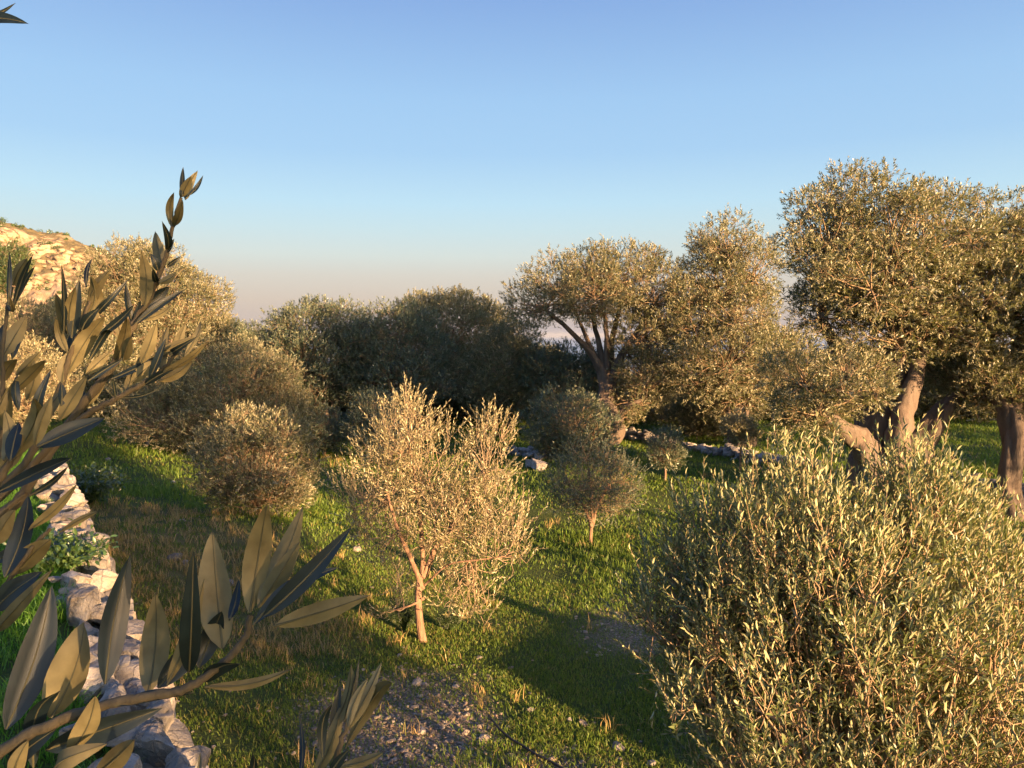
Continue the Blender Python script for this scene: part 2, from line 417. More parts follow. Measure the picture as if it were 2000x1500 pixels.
def olive(label, base, lobes, fork=None, r0=.06, limbs=(), n_leaf=30000, leaf=.055, near=False, up=.55, seed=1, lmat=None,
          bmat=None, clump=.16, deep=True, name='olive_tree', group='olive trees of the grove', twig=.5, skirt=0., dist=None, wood=1.0, sp=(5, 8), cl_den=1.0, spread=.45, grow=1.1, mult=2.1, lscale=1.02, tmat=None, tall=1.0, gap=1.0):
    """lobes: (px, py, rx, ry[, depth shift]) in photo pixels at the depth of the trunk, turned into ellipsoids of real size"""
    rng = np.random.default_rng(seed)
    n_leaf = n_leaf * mult; leaf = leaf * lscale; twig = twig * .55
    lmat = lmat or M_LEAF; bmat = bmat or M_BARK
    if len(base) == 2:
        B, d = ground_at(*base)
    else:
        d = base[2]; B = P(base[0], base[1], d); B[2] = float(H(B[0], B[1]))
    px2m = d / FPX
    E = []
    for l in lobes:
        dd = l[4] if len(l) > 4 else rng.uniform(-.3, .3) * l[2] * px2m
        c = P(l[0], l[1], d + dd); r = np.array([l[2], (l[2] + l[3]) * .5, l[3]]) * px2m * grow
        E.append((c, r))
        if deep:
            for sgn in (-1, 1):
                c2 = P(l[0] + rng.uniform(-.3, .3) * l[2], l[1] + .15 * l[3] + rng.uniform(0, .2) * l[3], d + dd + sgn * l[2] * px2m * rng.uniform(.7, 1.1))
                E.append((c2, r * rng.uniform(.7, .85)))
    root = empty(name, B, label, 'tree', group)
    cc = np.mean([e[0] for e in E], 0)
    F = P(fork[0], fork[1], d) if fork else B + (cc - B) * .35
    # trunk and main limbs
    tb = MB(); n = 14
    tr = bez(B - np.array([0, 0, .15]), B + (F - B) * .35 + rng.normal(size=3) * r0 * .8 * np.array([1, 1, .2]), B + (F - B) * .7 + rng.normal(size=3) * r0 * .8 * np.array([1, 1, .2]), F, n)
    k = np.linspace(0, 1, n)
    rr = r0 * (.85 - .2 * k + .35 * np.exp(-k * 8))
    big = r0 > .14
    tubes(tb, tr[None], rr[None], 28 if big else 10, lump=gnarl(rng, n, 28 if big else 10, .24 if big else .05))
    nodes = []
    for path in limbs:
        pts = np.array([P(q[0], q[1], d + q[2]) for q in path]); rad = np.array([q[3] for q in path]) * px2m
        t = np.linspace(0, len(pts) - 1, 4 * len(pts))
        pp = np.stack([np.interp(t, np.arange(len(pts)), pts[:, j]) for j in range(3)], -1)
        for _ in range(2): pp[1:-1] = (pp[:-2] + 2 * pp[1:-1] + pp[2:]) / 4
        pp = pp + rng.normal(size=pp.shape) * np.interp(t, np.arange(len(pts)), rad)[:, None] * .12
        tubes(tb, pp[None], np.interp(t, np.arange(len(pts)), rad)[None], 20, lump=gnarl(rng, len(t), 20, .18))
        nodes.append(pp[len(pp) // 2:])
    vol = np.array([np.prod(e[1]) ** .667 for e in E]); vol = vol / vol.sum()
    pb = MB(); sb_paths, sb_rad, tw_paths, tw_rad = [], [], [], []
    base_l, axis_l, norm_l, len_l, wid_l, var_l = [], [], [], [], [], []
    pairs = np.arange(sp[1])
    for (c, r), w in zip(E, vol):
        # limb into the lobe
        st = F; allowed = np.concatenate(nodes) if nodes else None
        if allowed is not None:
            st = allowed[np.argmin(np.linalg.norm(allowed - c, axis=1) + rng.uniform(0, .4, len(allowed)) * r.max())]
        L0 = np.linalg.norm(c - st)
        cl_ = c - np.array([0, 0, .35 * r[2]])
        lp = bez(st, st + (cl_ - st) * .3 + np.array([0, 0, .12 * L0]) + rng.normal(size=3) * .06 * L0, st + (cl_ - st) * .7 + rng.normal(size=3) * .08 * L0, cl_, 10)
        lr = r0 * wood * np.linspace(.38 if allowed is None else .16, .06, 10) * (1 if len(E) < 10 else .75)
        tubes(tb, lp[None], lr[None], 7)
        nl = max(40, int(n_leaf * w))
        # leafy clumps sit on the outside of the crown: none deep inside a neighbouring lobe, none on top of each other
        Rc0 = clump * 1.55
        cand_d = rand_dir(rng, 160); cand = c + cand_d * rng.uniform(.72, 1.06, (160, 1)) * r
        inside = np.zeros(160)
        for c2, r2 in E:
            if c2 is not c: inside = np.maximum(inside, np.linalg.norm((cand - c2) / r2, axis=1) < .72)
        cand, cand_d = cand[rng.random(160) > inside * .9], cand_d[rng.random(160)[: len(cand_d)] > -1]
        chosen = []
        for q_ in cand:
            if all(np.sum(((q_ - o_) / np.array([1, 1, tall])) ** 2) > (Rc0 * gap) ** 2 for o_ in chosen): chosen.append(q_)
        cen = np.array(chosen) if chosen else c[None].copy(); ncl = len(cen)
        Rc = Rc0 * rng.uniform(.6, 1.35, ncl)
        amp = Rc ** 2.2 * rng.uniform(.7, 1.2, ncl)
        i0 = rng.integers(2, 10, ncl)
        s0 = lp[i0]; Ls = np.linalg.norm(cen - s0, axis=1, keepdims=True)
        ctrl = s0 + (cen - s0) * .5 + rng.normal(size=(ncl, 3)) * .14 * Ls + np.array([0, 0, -.05]) * Ls
        t = np.linspace(0, 1, 6)[None, :, None]
        bp_ = (1 - t) ** 2 * s0[:, None] + 2 * (1 - t) * t * ctrl[:, None] + t * t * cen[:, None]
        sb_paths.append(bp_); sb_rad.append(np.linspace(.032 * r0 * wood + .003, .003 + .006 * r0, 6)[None].repeat(ncl, 0))
        npair = (sp[0] + sp[1]) // 2
        ns = max(8, int(nl / (2 * npair)))
        ci = rng.choice(ncl, ns, p=amp / amp.sum())
        outw = nrm((cen[ci] - c) / r)
        dloc = nrm(rand_dir(rng, ns) + .45 * outw + np.array([0, 0, .2]))
        off = dloc * (rng.random((ns, 1)) ** .45) * Rc[ci][:, None] * np.array([1, 1, .85 * tall])
        stray = rng.random(ns) < .05
        off[stray] *= rng.uniform(1.1, 1.5, (stray.sum(), 1))
        pos = cen[ci] + off
        sdir = nrm(.55 * dloc + .2 * outw + up * np.array([0, 0, 1]) * np.where(outw[:, 2:] < -.2, 1 - skirt * 2, 1) + spread * rng.normal(size=(ns, 3)))
        slen = leaf * (rng.uniform(2.4, 5.2, ns) if near else rng.uniform(1.3, 2.8, ns))
        if twig > 0:
            sel = rng.random(ns) < twig
            q0 = cen[ci][sel] + off[sel] * .15; q1 = pos[sel]; qe = q1 + sdir[sel] * slen[sel][:, None]
            mid = (q0 + q1) * .5 + rng.normal(size=q0.shape) * clump * .15
            tw_paths.append(np.stack([q0, mid, q1, (q1 + qe) / 2, qe], 1))
            tr_ = np.array([.0036, .003, .0022, .0016, .0009]) * (leaf / .06) ** .7
            tw_rad.append(np.broadcast_to(tr_, (len(q0), 5)))
        # leaves in opposite pairs up the shoot
        a1 = nrm(np.cross(sdir, rand_dir(rng, ns))); a2 = np.cross(sdir, a1)
        for k_ in range(npair):
            f = (k_ + .5) / npair
            for sgn in (-1, 1):
                ang = (k_ % 2) * math.pi / 2 + rng.normal(size=ns) * .35
                side = sgn * (np.cos(ang)[:, None] * a1 + np.sin(ang)[:, None] * a2)
                th = np.radians(rng.normal((40 - 24 * f) if near else (52 - 28 * f), 12, ns))
                ax = np.cos(th)[:, None] * sdir + np.sin(th)[:, None] * side
                nm = np.sin(th)[:, None] * sdir - np.cos(th)[:, None] * side
                nm = nm + rng.normal(size=nm.shape) * .35
                base_l.append(pos + sdir * (slen * f)[:, None]); axis_l.append(ax); norm_l.append(nm)
                ll = leaf * rng.uniform(.65, 1.2, ns) * (1 - .25 * abs(f - .4)); len_l.append(ll)
                wid_l.append(ll * (rng.uniform(.19, .27, ns) if near else rng.uniform(.24, .34, ns))); var_l.append(rng.random(ns))
    tubes(pb, np.concatenate(sb_paths), np.concatenate(sb_rad), 5, mat=1)
    if tw_paths: tubes(pb, np.concatenate(tw_paths), np.concatenate(tw_rad), 3, mat=1)
    leaves(pb, np.concatenate(base_l), np.concatenate(axis_l), np.concatenate(norm_l), np.concatenate(len_l), np.concatenate(wid_l),
           LEAF_NEAR if near else LEAF_FAR, np.concatenate(var_l))
    tb.build('trunk', [bmat], root, B)
    pb.build('crown', [lmat, tmat or M_TWIG], root, B)
    return root

def copy_tree(root, loc, rot, scale, label, group):
    r = root.copy(); COL.objects.link(r)
    r.location = [float(c) for c in loc]; r.rotation_euler = (0, 0, rot); r.scale = (scale,) * 3
    r['label'] = label; r['group'] = group
    for ch in root.children:
        c = ch.copy(); COL.objects.link(c); c.parent = r
    return r

G = 'olive trees of the grove'
Y = 'young olives planted in the field'
# the big near bush on the right
olive('bushy grey green olive filling the lower right corner, its upright shoots catching the sun', (1690, 1960, 4.3),
      [(1660, 1170, 170, 150), (1490, 1130, 95, 150), (1570, 1040, 90, 100), (1775, 1020, 62, 110), (1800, 1080, 80, 130), (1870, 1200, 120, 170), (1960, 1220, 70, 130), (1400, 1110, 75, 105), (1340, 1180, 65, 80), (1300, 1190, 42, 60),
       (1610, 1330, 260, 170), (1840, 1390, 240, 190), (1640, 1530, 270, 150), (1380, 1290, 70, 80), (1700, 1240, 180, 150)], fork=(1690, 1720), r0=.06, n_leaf=70000, leaf=.053, near=True, up=1.15, seed=3, clump=.085,
      bmat=M_BARK_YOUNG, group=Y, twig=1.2, cl_den=.9, deep=True, spread=.34, lmat=M_LEAF_BUSH, grow=1.0, mult=1.4, lscale=1.05, tall=1.6, gap=1.08)
# centre tree
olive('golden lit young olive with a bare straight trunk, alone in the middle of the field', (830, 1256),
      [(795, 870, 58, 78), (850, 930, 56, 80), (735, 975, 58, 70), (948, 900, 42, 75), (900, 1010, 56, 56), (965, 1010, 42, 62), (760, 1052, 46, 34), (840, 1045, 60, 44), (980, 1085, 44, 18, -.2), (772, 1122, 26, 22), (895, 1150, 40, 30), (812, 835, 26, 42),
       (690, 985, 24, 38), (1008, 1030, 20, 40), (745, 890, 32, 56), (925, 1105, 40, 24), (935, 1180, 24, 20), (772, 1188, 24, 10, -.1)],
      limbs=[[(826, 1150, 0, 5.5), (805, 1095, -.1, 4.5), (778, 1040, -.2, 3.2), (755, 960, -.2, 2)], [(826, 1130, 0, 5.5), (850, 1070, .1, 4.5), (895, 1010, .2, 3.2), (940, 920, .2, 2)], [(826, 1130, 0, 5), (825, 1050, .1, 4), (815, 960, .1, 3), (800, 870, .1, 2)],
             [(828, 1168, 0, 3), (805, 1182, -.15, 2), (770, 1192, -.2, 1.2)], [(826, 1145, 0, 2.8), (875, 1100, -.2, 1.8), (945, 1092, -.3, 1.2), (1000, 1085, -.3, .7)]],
      fork=(822, 1120), r0=.06, n_leaf=24000, leaf=.055, near=True, up=1.0, seed=7, clump=.085, lmat=M_LEAF_SUNLIT, tmat=M_TWIG_PALE, bmat=M_BARK_YOUNG, group=Y, twig=1.3, skirt=.15, deep=False, spread=.30, grow=1.0, mult=.9, lscale=1.05, tall=1.9, gap=.85)
olive('small dark crowned young olive on a pale slim trunk, right of the golden lit tree', (1155, 1066),
      [(1150, 930, 62, 48), (1195, 950, 45, 40), (1115, 960, 40, 35), (1160, 978, 60, 28), (1185, 900, 26, 26), (1108, 930, 26, 24), (1222, 932, 24, 24), (1140, 885, 22, 22)], fork=(1157, 1010), r0=.042, limbs=[[(1156, 1030, 0, 4), (1140, 985, -.1, 3), (1115, 955, -.1, 1.8)], [(1157, 1025, 0, 4), (1168, 980, .1, 3), (1195, 940, .1, 1.8)], [(1157, 1020, 0, 3.5), (1155, 960, .2, 2.5), (1150, 915, .2, 1.5)]], gap=1.15, n_leaf=8500, leaf=.055, near=True, seed=9, clump=.10,
      lmat=M_LEAF_SHADED, bmat=M_BARK_YOUNG, group=Y, twig=.6, up=.6)
olive('rounded knee high branched olive bush above the dry grass, left of the golden lit tree', (505, 1008),
      [(500, 890, 85, 70), (450, 910, 60, 60), (550, 900, 60, 65), (510, 960, 75, 40), (480, 845, 46, 34), (425, 880, 36, 36), (572, 945, 34, 40), (545, 850, 34, 34), (430, 945, 30, 24)], fork=(505, 990), r0=.06, n_leaf=22000, leaf=.06, seed=11, clump=.13,
      lmat=M_LEAF, bmat=M_BARK_YOUNG, group=Y, twig=.7)
olive('broad dome shaped olive with a sunlit right flank, behind the foreground leaves', (450, 885),
      [(430, 750, 110, 75), (360, 790, 70, 72), (540, 790, 52, 75), (480, 720, 60, 45), (565, 815, 34, 50), (275, 800, 60, 50), (440, 820, 110, 50)], fork=(445, 855), r0=.2, n_leaf=60000, leaf=.085, seed=13,
      clump=.22, lmat=M_LEAF, group=G)
olive('small dark round young olive on a thin forked trunk, beside the dome shaped olive', (635, 892),
      [(636, 836, 34, 30), (655, 845, 25, 24), (615, 845, 22, 22)], fork=(636, 866), r0=.06, n_leaf=9000, leaf=.07, seed=15, clump=.14, lmat=M_LEAF_SHADED, bmat=M_BARK_YOUNG, group=Y)
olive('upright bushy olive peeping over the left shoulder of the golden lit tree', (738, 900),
      [(738, 800, 40, 36), (720, 835, 34, 30), (765, 840, 36, 30), (740, 855, 45, 25)], fork=(738, 875), r0=.08, n_leaf=14000, leaf=.075, seed=17, clump=.15, lmat=M_LEAF_SHADED, group=Y)
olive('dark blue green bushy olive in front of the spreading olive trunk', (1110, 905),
      [(1110, 815, 62, 45), (1070, 835, 42, 40), (1150, 840, 42, 42), (1105, 860, 60, 25)], fork=(1110, 885), r0=.08, n_leaf=20000, leaf=.075, seed=19, clump=.16, lmat=M_LEAF_SHADED, group=Y)
olive('little olive sapling with an egg shaped crown, just in front of the low stone wall', (1297, 940),
      [(1300, 868, 26, 25), (1312, 885, 22, 20), (1290, 885, 18, 20)], fork=(1298, 905), r0=.035, n_leaf=5000, leaf=.06, seed=21, clump=.09, bmat=M_BARK_YOUNG, group=Y, lmat=M_LEAF_SHADED)
olive('spindly olive sapling on a long crooked bare stem, by the low stone wall', (1448, 922),
      [(1447, 842, 26, 20), (1440, 828, 15, 14), (1460, 852, 16, 12)], fork=(1446, 868), r0=.035, n_leaf=5000, leaf=.06, seed=23, lmat=M_LEAF_SUNLIT, clump=.09, bmat=M_BARK_YOUNG, group=Y, deep=False)
# the old giants on the right
olive('huge old olive with a thick forked trunk, tallest tree of the grove', (1700, 985),
      [(1640, 425, 75, 60), (1735, 430, 90, 65), (1830, 450, 90, 70), (1618, 500, 72, 68), (1700, 530, 110, 80), (1800, 560, 110, 85), (1890, 560, 90, 90), (1760, 630, 90, 55), (1612, 595, 58, 42),
       (1870, 640, 80, 40), (1640, 390, 30, 38), (1935, 480, 80, 70), (1970, 580, 80, 70), (1650, 745, 62, 50, -1.2), (1600, 780, 50, 46, -1.), (1560, 735, 55, 45, -.8), (1555, 820, 30, 26, -.8)],
      fork=(1705, 905), r0=.55, n_leaf=105000, leaf=.088, seed=25, clump=.24, up=.4, skirt=.45,
      limbs=[[(1705, 930, 0, 38), (1712, 850, .2, 32), (1735, 770, .3, 26), (1748, 690, .2, 19), (1755, 600, .0, 11)],
             [(1695, 935, -.1, 32), (1688, 862, -.4, 22), (1645, 840, -.8, 15), (1615, 815, -1., 10), (1590, 775, -1., 7), (1580, 740, -.9, 4)],
             [(1765, 930, .2, 30), (1805, 850, .3, 22), (1850, 795, .3, 17), (1895, 750, .4, 12), (1930, 690, .3, 7)],
             [(1690, 910, .3, 28), (1685, 800, .6, 20), (1655, 720, .8, 14), (1600, 620, .5, 8)],
             [(1745, 930, -.2, 30), (1758, 830, -.4, 21), (1792, 720, -.1, 12), (1830, 600, 0, 7)]], gap=1.3, mult=1.75, dist=None)
olive('old olive cut by the right edge, with a dark leaning trunk', (1988, 1012),
      [(2020, 480, 60, 65, .5), (2085, 560, 80, 70), (2100, 650, 80, 50), (1960, 720, 70, 36, .8), (1895, 740, 62, 28, 1.5), (2010, 765, 60, 28, .3), (1835, 720, 40, 30, 2.), (1930, 770, 50, 22, 1.)],
      fork=(1978, 800), r0=.24, n_leaf=60000, leaf=.08, seed=27, clump=.2, up=.35,
      limbs=[[(1988, 900, 0, 20), (1968, 800, 0, 15), (1930, 770, .5, 8), (1880, 740, 1., 5)], [(1985, 830, 0, 16), (2010, 770, .2, 10), (2060, 620, .2, 6)], [(1980, 810, 0, 14), (1990, 720, .4, 9), (1985, 580, .6, 6)]])
olive('tall ragged olive between the huge old tree and the umbrella shaped one', (1432, 873),
      [(1420, 470, 50, 42), (1475, 520, 40, 60), (1345, 570, 32, 34), (1350, 660, 40, 40), (1520, 680, 34, 40), (1440, 785, 58, 26), (1395, 545, 55, 55), (1440, 610, 70, 55), (1370, 610, 42, 50), (1430, 690, 95, 55), (1370, 725, 50, 48), (1500, 700, 55, 60), (1475, 725, 65, 38), (1400, 735, 42, 28), (1395, 500, 30, 30)],
      fork=(1440, 815), r0=.42, gap=1.1, n_leaf=75000, leaf=.095, seed=29, clump=.26, up=.4, skirt=.4,
      limbs=[[(1440, 860, 0, 17), (1443, 790, 0, 11), (1430, 690, 0, 9), (1430, 600, 0, 6), (1420, 520, 0, 4)], [(1442, 850, 0, 11), (1455, 800, -.2, 8), (1485, 750, -.4, 6), (1510, 690, -.4, 5)], [(1438, 850, 0, 10), (1425, 800, .1, 7), (1395, 750, .2, 5), (1375, 690, .2, 4)]])
olive('umbrella shaped olive with fanned bare limbs showing sky under its crown', (1178, 868),
      [(1050, 590, 52, 38), (1085, 545, 45, 38), (1145, 560, 60, 48), (1150, 520, 40, 32), (1215, 530, 62, 48), (1270, 555, 50, 60), (1290, 620, 40, 55), (1255, 650, 45, 50), (1255, 720, 60, 45), (1150, 600, 60, 25), (1290, 690, 38, 50), (1238, 775, 50, 30), (1212, 812, 26, 18)],
      fork=(1180, 790), r0=.42, gap=1.1, n_leaf=62000, leaf=.09, seed=31, clump=.23, up=.4,
      limbs=[[(1180, 830, 0, 18), (1182, 760, 0, 13), (1170, 710, 0, 8), (1120, 650, -.3, 5), (1065, 605, -.5, 3)], [(1180, 740, 0, 8), (1150, 670, .2, 4), (1120, 600, .3, 2.5)], [(1182, 730, 0, 8), (1165, 650, .2, 4.5), (1150, 580, .3, 3)],
             [(1185, 730, 0, 8), (1185, 650, -.2, 4.5), (1175, 560, -.3, 3)], [(1188, 750, 0, 10), (1192, 680, .3, 6), (1215, 580, .3, 4)], [(1190, 760, 0, 10), (1215, 690, -.2, 7), (1270, 610, -.2, 4)], [(1185, 835, 0, 10), (1215, 800, -.3, 7), (1260, 775, -.5, 4)]])
olive('dense dark olive thicket low at the foot of the umbrella shaped tree', (1120, 850), [(1130, 725, 62, 42), (1085, 745, 50, 42), (1165, 740, 40, 40), (1120, 775, 70, 35), (1060, 720, 40, 35)], fork=(1120, 815), r0=.2, n_leaf=34000,
      leaf=.095, seed=33, clump=.24, lmat=M_LEAF_SHADED, group=G)
# dark wall of olives in the middle distance
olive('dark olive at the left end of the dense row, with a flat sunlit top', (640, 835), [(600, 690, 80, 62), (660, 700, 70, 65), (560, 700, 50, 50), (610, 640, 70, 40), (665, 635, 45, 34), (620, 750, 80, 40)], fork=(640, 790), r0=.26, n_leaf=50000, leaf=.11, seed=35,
      clump=.3, lmat=M_LEAF_SHADED, limbs=[[(620, 830, .3, 6), (600, 770, .3, 5), (585, 720, .3, 4)], [(655, 830, 0, 6), (650, 770, 0, 5), (665, 700, 0, 4)]])
olive('dark olive second from the left in the dense row, dull green throughout', (760, 838), [(745, 690, 80, 65), (790, 680, 70, 60), (765, 640, 60, 42), (760, 750, 95, 45), (715, 720, 45, 50)], fork=(760, 795), r0=.26, n_leaf=50000, leaf=.11, seed=37, clump=.3, lmat=M_LEAF_SHADED)
olive('broad olive in the dense row, crowned by the widest golden dome', (880, 842, 38), [(870, 640, 90, 55), (930, 650, 70, 55), (840, 680, 70, 60), (900, 620, 70, 42), (960, 690, 55, 55), (880, 740, 110, 50), (840, 620, 50, 36)], fork=(880, 795), r0=.3, n_leaf=62000, leaf=.115, seed=39,
      clump=.3, lmat=M_LEAF)
olive('shaggy olive at the right end of the dense row, its thin trunk standing clear', (1000, 842), [(985, 720, 60, 60), (950, 750, 60, 45), (1030, 740, 45, 45), (1000, 680, 45, 40), (1000, 780, 60, 25)], fork=(998, 800), r0=.18, n_leaf=40000, leaf=.105, seed=41, clump=.28,
      lmat=M_LEAF)
# left side
olive('tall golden olive below the hill, behind the upright leafy shoot', (300, 840, 38), [(240, 530, 55, 45), (300, 540, 60, 50), (350, 590, 60, 55), (405, 600, 42, 50), (260, 610, 70, 60), (330, 660, 80, 55), (405, 660, 40, 35), (200, 590, 40, 60), (280, 510, 40, 30)], fork=(300, 770), r0=.35,
      n_leaf=70000, leaf=.115, seed=43, clump=.3, lmat=M_LEAF)
far_proto = olive('small grey olive past the gap between the golden tree and the dark row', (450, 800, 52), [(450, 645, 20, 20), (438, 660, 22, 18), (462, 662, 16, 15), (450, 690, 25, 30)], fork=(450, 740), r0=.2, n_leaf=14000, leaf=.12, seed=45, clump=.26, lmat=M_LEAF_SHADED)
copy_list = []
olive('dark bushy tree at the foot of the rocky cliff', (30, 640, 80), [(18, 500, 20, 20), (34, 525, 15, 17), (10, 540, 24, 24)], fork=(30, 590), r0=.3, n_leaf=16000, leaf=.2, seed=47, clump=.5, lmat=M_SHRUB, name='bushy_tree', group='trees under the hill')
olive('yellow green olive under the hill, half hidden by foreground leaves', (60, 760, 45), [(60, 630, 60, 40), (110, 650, 45, 38), (20, 660, 50, 45), (80, 680, 70, 40)], fork=(60, 720), r0=.25, n_leaf=30000, leaf=.12, seed=49, clump=.3, lmat=M_LEAF)
olive('low golden olive at the left edge, beyond the terrace wall', (40, 830, 27), [(40, 720, 60, 50), (90, 740, 40, 40), (0, 760, 50, 60), (60, 780, 60, 35)], fork=(40, 810), r0=.15, n_leaf=26000, leaf=.085, seed=51, clump=.2, lmat=M_LEAF_SUNLIT)

# background olives standing behind the field, copies of one tree each with its own place
bg_proto = olive('round olive seen under the crowns, first beyond the field', (1280, 835, 44), [(1280, 752, 42, 28), (1255, 764, 30, 20), (1305, 764, 32, 20), (1285, 730, 30, 22)], fork=(1280, 808), r0=.16, n_leaf=24000, leaf=.11, seed=53, clump=.26, lmat=M_LEAF,
                 group='background olives beyond the field')
pp = np.array(bg_proto.location)
bgspec = [(1385, 852, .95, 'shaded olive with drooping lit twigs, left of the tall ragged tree trunk'), (1318, 822, .8, 'distant olive on a thin dark trunk, right of the umbrella shaped tree'),
          (1222, 826, .8, 'low golden olive tucked beneath the umbrella shaped tree'), (1560, 822, 1.25, 'shady olive behind the lowest boughs of the huge old tree'), (1650, 815, 1.4, 'dark olive seen left of the huge forked trunk'),
          (1790, 812, 1.5, 'dark olive framed in the fork of the huge old tree'), (1870, 815, 1.6, 'dark spreading olive right of the huge forked trunk, beyond the lawn'), (1950, 818, 1.3, 'dark olive behind the leaning trunk at the right edge'),
          (690, 812, 1.2, 'gloomy olive filling the gap in the dense dark row'), (820, 815, 1.2, 'gloomy olive behind the golden lit tree and dark row'), (930, 815, 1.2, 'gloomy olive behind the shaggy right end of the row'),
          (1060, 812, 1.3, 'gloomy olive behind the low dark thicket'), (560, 815, 1.1, 'gloomy olive behind the dome with the sunlit flank'), (200, 812, 1.3, 'dark olive between the terrace wall and the dome shaped olive'),
          (1460, 815, 1.2, 'dark olive behind the tall ragged tree trunk'), (1720, 795, 1.2, 'small far olive behind the huge forked trunk'), (1180, 808, 1.1, 'dim olive behind the umbrella shaped tree')]
for i, (px, py, s, lab) in enumerate(bgspec):
    g, dd = ground_at(px, py)
    copy_tree(bg_proto, g, i * 1.37 + .5, s * (dd / 44) ** .3, lab, 'background olives beyond the field')
for i, (px, dpt, s, lab) in enumerate([(500, 55, .95, 'wispy pale olive in the gap left of the dense dark row'), (180, 60, 1.3, 'olive on the slope between the cliff and the tall golden tree'), (110, 70, 1.2, 'olive halfway up the slope under the cliff')]):
    q = P(px, 700, dpt); q[2] = float(H(q[0], q[1]))
    copy_tree(far_proto, q, 2.1 * i + 1, s, lab, G)

# unseen olives added right of the view to cast shade into it
def shade_olive(x, y, z0, z1, r, seed, n):
    f = FPX / y if y > 0 else None
    rng = np.random.default_rng(seed)
    B = np.array([x, y, float(H(x, y))]); root = empty('olive_tree', B, 'unseen olive added out of view to cast shade into the scene', 'tree', 'unseen olives added for shade')
    c = np.array([x, y, (z0 + z1) / 2]); rad = np.array([r, r, (z1 - z0) / 2])
    tb, pb = MB(), MB()
    tubes(tb, bez(B - [0, 0, .1], B + [.1, 0, .8], B + [-.1, .1, 1.4], c, 12)[None], np.linspace(.16, .05, 12)[None], 10)
    ncl = 60; d = rand_dir(rng, ncl); cen = c + d * rad * rng.uniform(.4, 1, (ncl, 1)) ** .5
    t = np.linspace(0, 1, 5)[None, :, None]; s0 = np.broadcast_to(c - [0, 0, (z1 - z0) * .35], cen.shape)
    tubes(tb, s0[:, None] * (1 - t) + cen[:, None] * t, np.broadcast_to(np.linspace(.03, .008, 5), (ncl, 5)), 5)
    ci = rng.integers(ncl, size=n); b = cen[ci] + rng.normal(size=(n, 3)) * .22 * r ** .5
    ll = .08 * rng.uniform(.7, 1.3, n)
    leaves(pb, b, nrm(rand_dir(rng, n) + [0, 0, .6]), rand_dir(rng, n), ll, ll * .25, LEAF_FAR, rng.random(n))
    tb.build('trunk', M_BARK, root, B); pb.build('crown', M_LEAF, root, B)
shade_olive(4.2, -2.86, 2.0, 5.5, 1.7, 301, 13000)
shade_olive(7.57, 3.32, 3.4, 5.0, .75, 302, 12000)
shade_olive(10.75, 3.68, 4.0, 7.6, 2.2, 303, 60000)
shade_olive(5.02, -.64, .8, 3.0, .95, 311, 7000)
shade_olive(9.7, 5.43, 2.2, 3.9, 1.0, 309, 14000)
shade_olive(12.66, 6.86, 3.2, 6.4, 1.5, 304, 32000)
shade_olive(17.7, 10.6, 1.0, 4.4, 1.2, 308, 20000)
shade_olive(20.9, 16.6, .2, 3.4, 1.9, 310, 30000)
shade_olive(23.5, 17.5, .2, 4.4, 2.6, 306, 50000)
shade_olive(27.5, 21., .2, 4.4, 2.8, 307, 50000)
shade_olive(32., 25., .2, 4.4, 2.8, 312, 50000)

# ------------------------------------------------------------------ rocks
def ico(sub):
    import bmesh
    bm = bmesh.new(); bmesh.ops.create_icosphere(bm, subdivisions=sub, radius=1.0)
    v = np.array([x.co[:] for x in bm.verts]); f = np.array([[q.index for q in x.verts] for x in bm.faces]); bm.free()
    return v, f
ICO3, ICO2, ICO1 = ico(4), ico(3), ico(1)
def rock_template(rng, src, cuts=14):
    v, f = src; v = v / (np.abs(v) ** 5).sum(1, keepdims=True) ** .2 * .9
    for _ in range(cuts):
        n = rand_dir(rng, 1)[0]; dd = rng.uniform(.5, .95)
        s = v @ n; v = v - np.clip(s - dd, 0, None)[:, None] * n[None]
    v = v + (fbm(v[:, 0] * 2.2 + v[:, 2] * 1.7, v[:, 1] * 2.2 - v[:, 2] * 1.3, int(rng.integers(1e6)), 4)[:, None] - .5) * .16 * nrm(v)
    v = v + (fbm(v[:, 0] * 7 + v[:, 2] * 5.7, v[:, 1] * 7 - v[:, 2] * 4.3, int(rng.integers(1e6)), 3)[:, None] - .5) * .10 * nrm(v)
    return v, f
RR = np.random.default_rng(90)
ROCKS = [rock_template(RR, ICO3) for _ in range(14)]
ROCKS_S = [rock_template(RR, ICO2, 8) for _ in range(10)]
ROCKS_T = [rock_template(RR, ICO1, 5) for _ in range(10)]
def rotm(rng, tilt=1.0):
    a, b, c = rng.uniform(0, 6.28), rng.normal() * .25 * tilt, rng.normal() * .25 * tilt
    ca, sa, cb, sb, cc, sc_ = math.cos(a), math.sin(a), math.cos(b), math.sin(b), math.cos(c), math.sin(c)
    return np.array([[ca, -sa, 0], [sa, ca, 0], [0, 0, 1]]) @ np.array([[1, 0, 0], [0, cb, -sb], [0, sb, cb]]) @ np.array([[cc, 0, sc_], [0, 1, 0], [-sc_, 0, cc]])
def put_rock(mb, rng, pos, size, pool=ROCKS, R=None, tilt=1.0):
    v, f = pool[int(rng.integers(len(pool)))]
    R = rotm(rng, tilt) if R is None else R
    mb.add((v * np.asarray(size)) @ R.T + np.asarray(pos), f, 0, np.full(len(f), rng.random()))

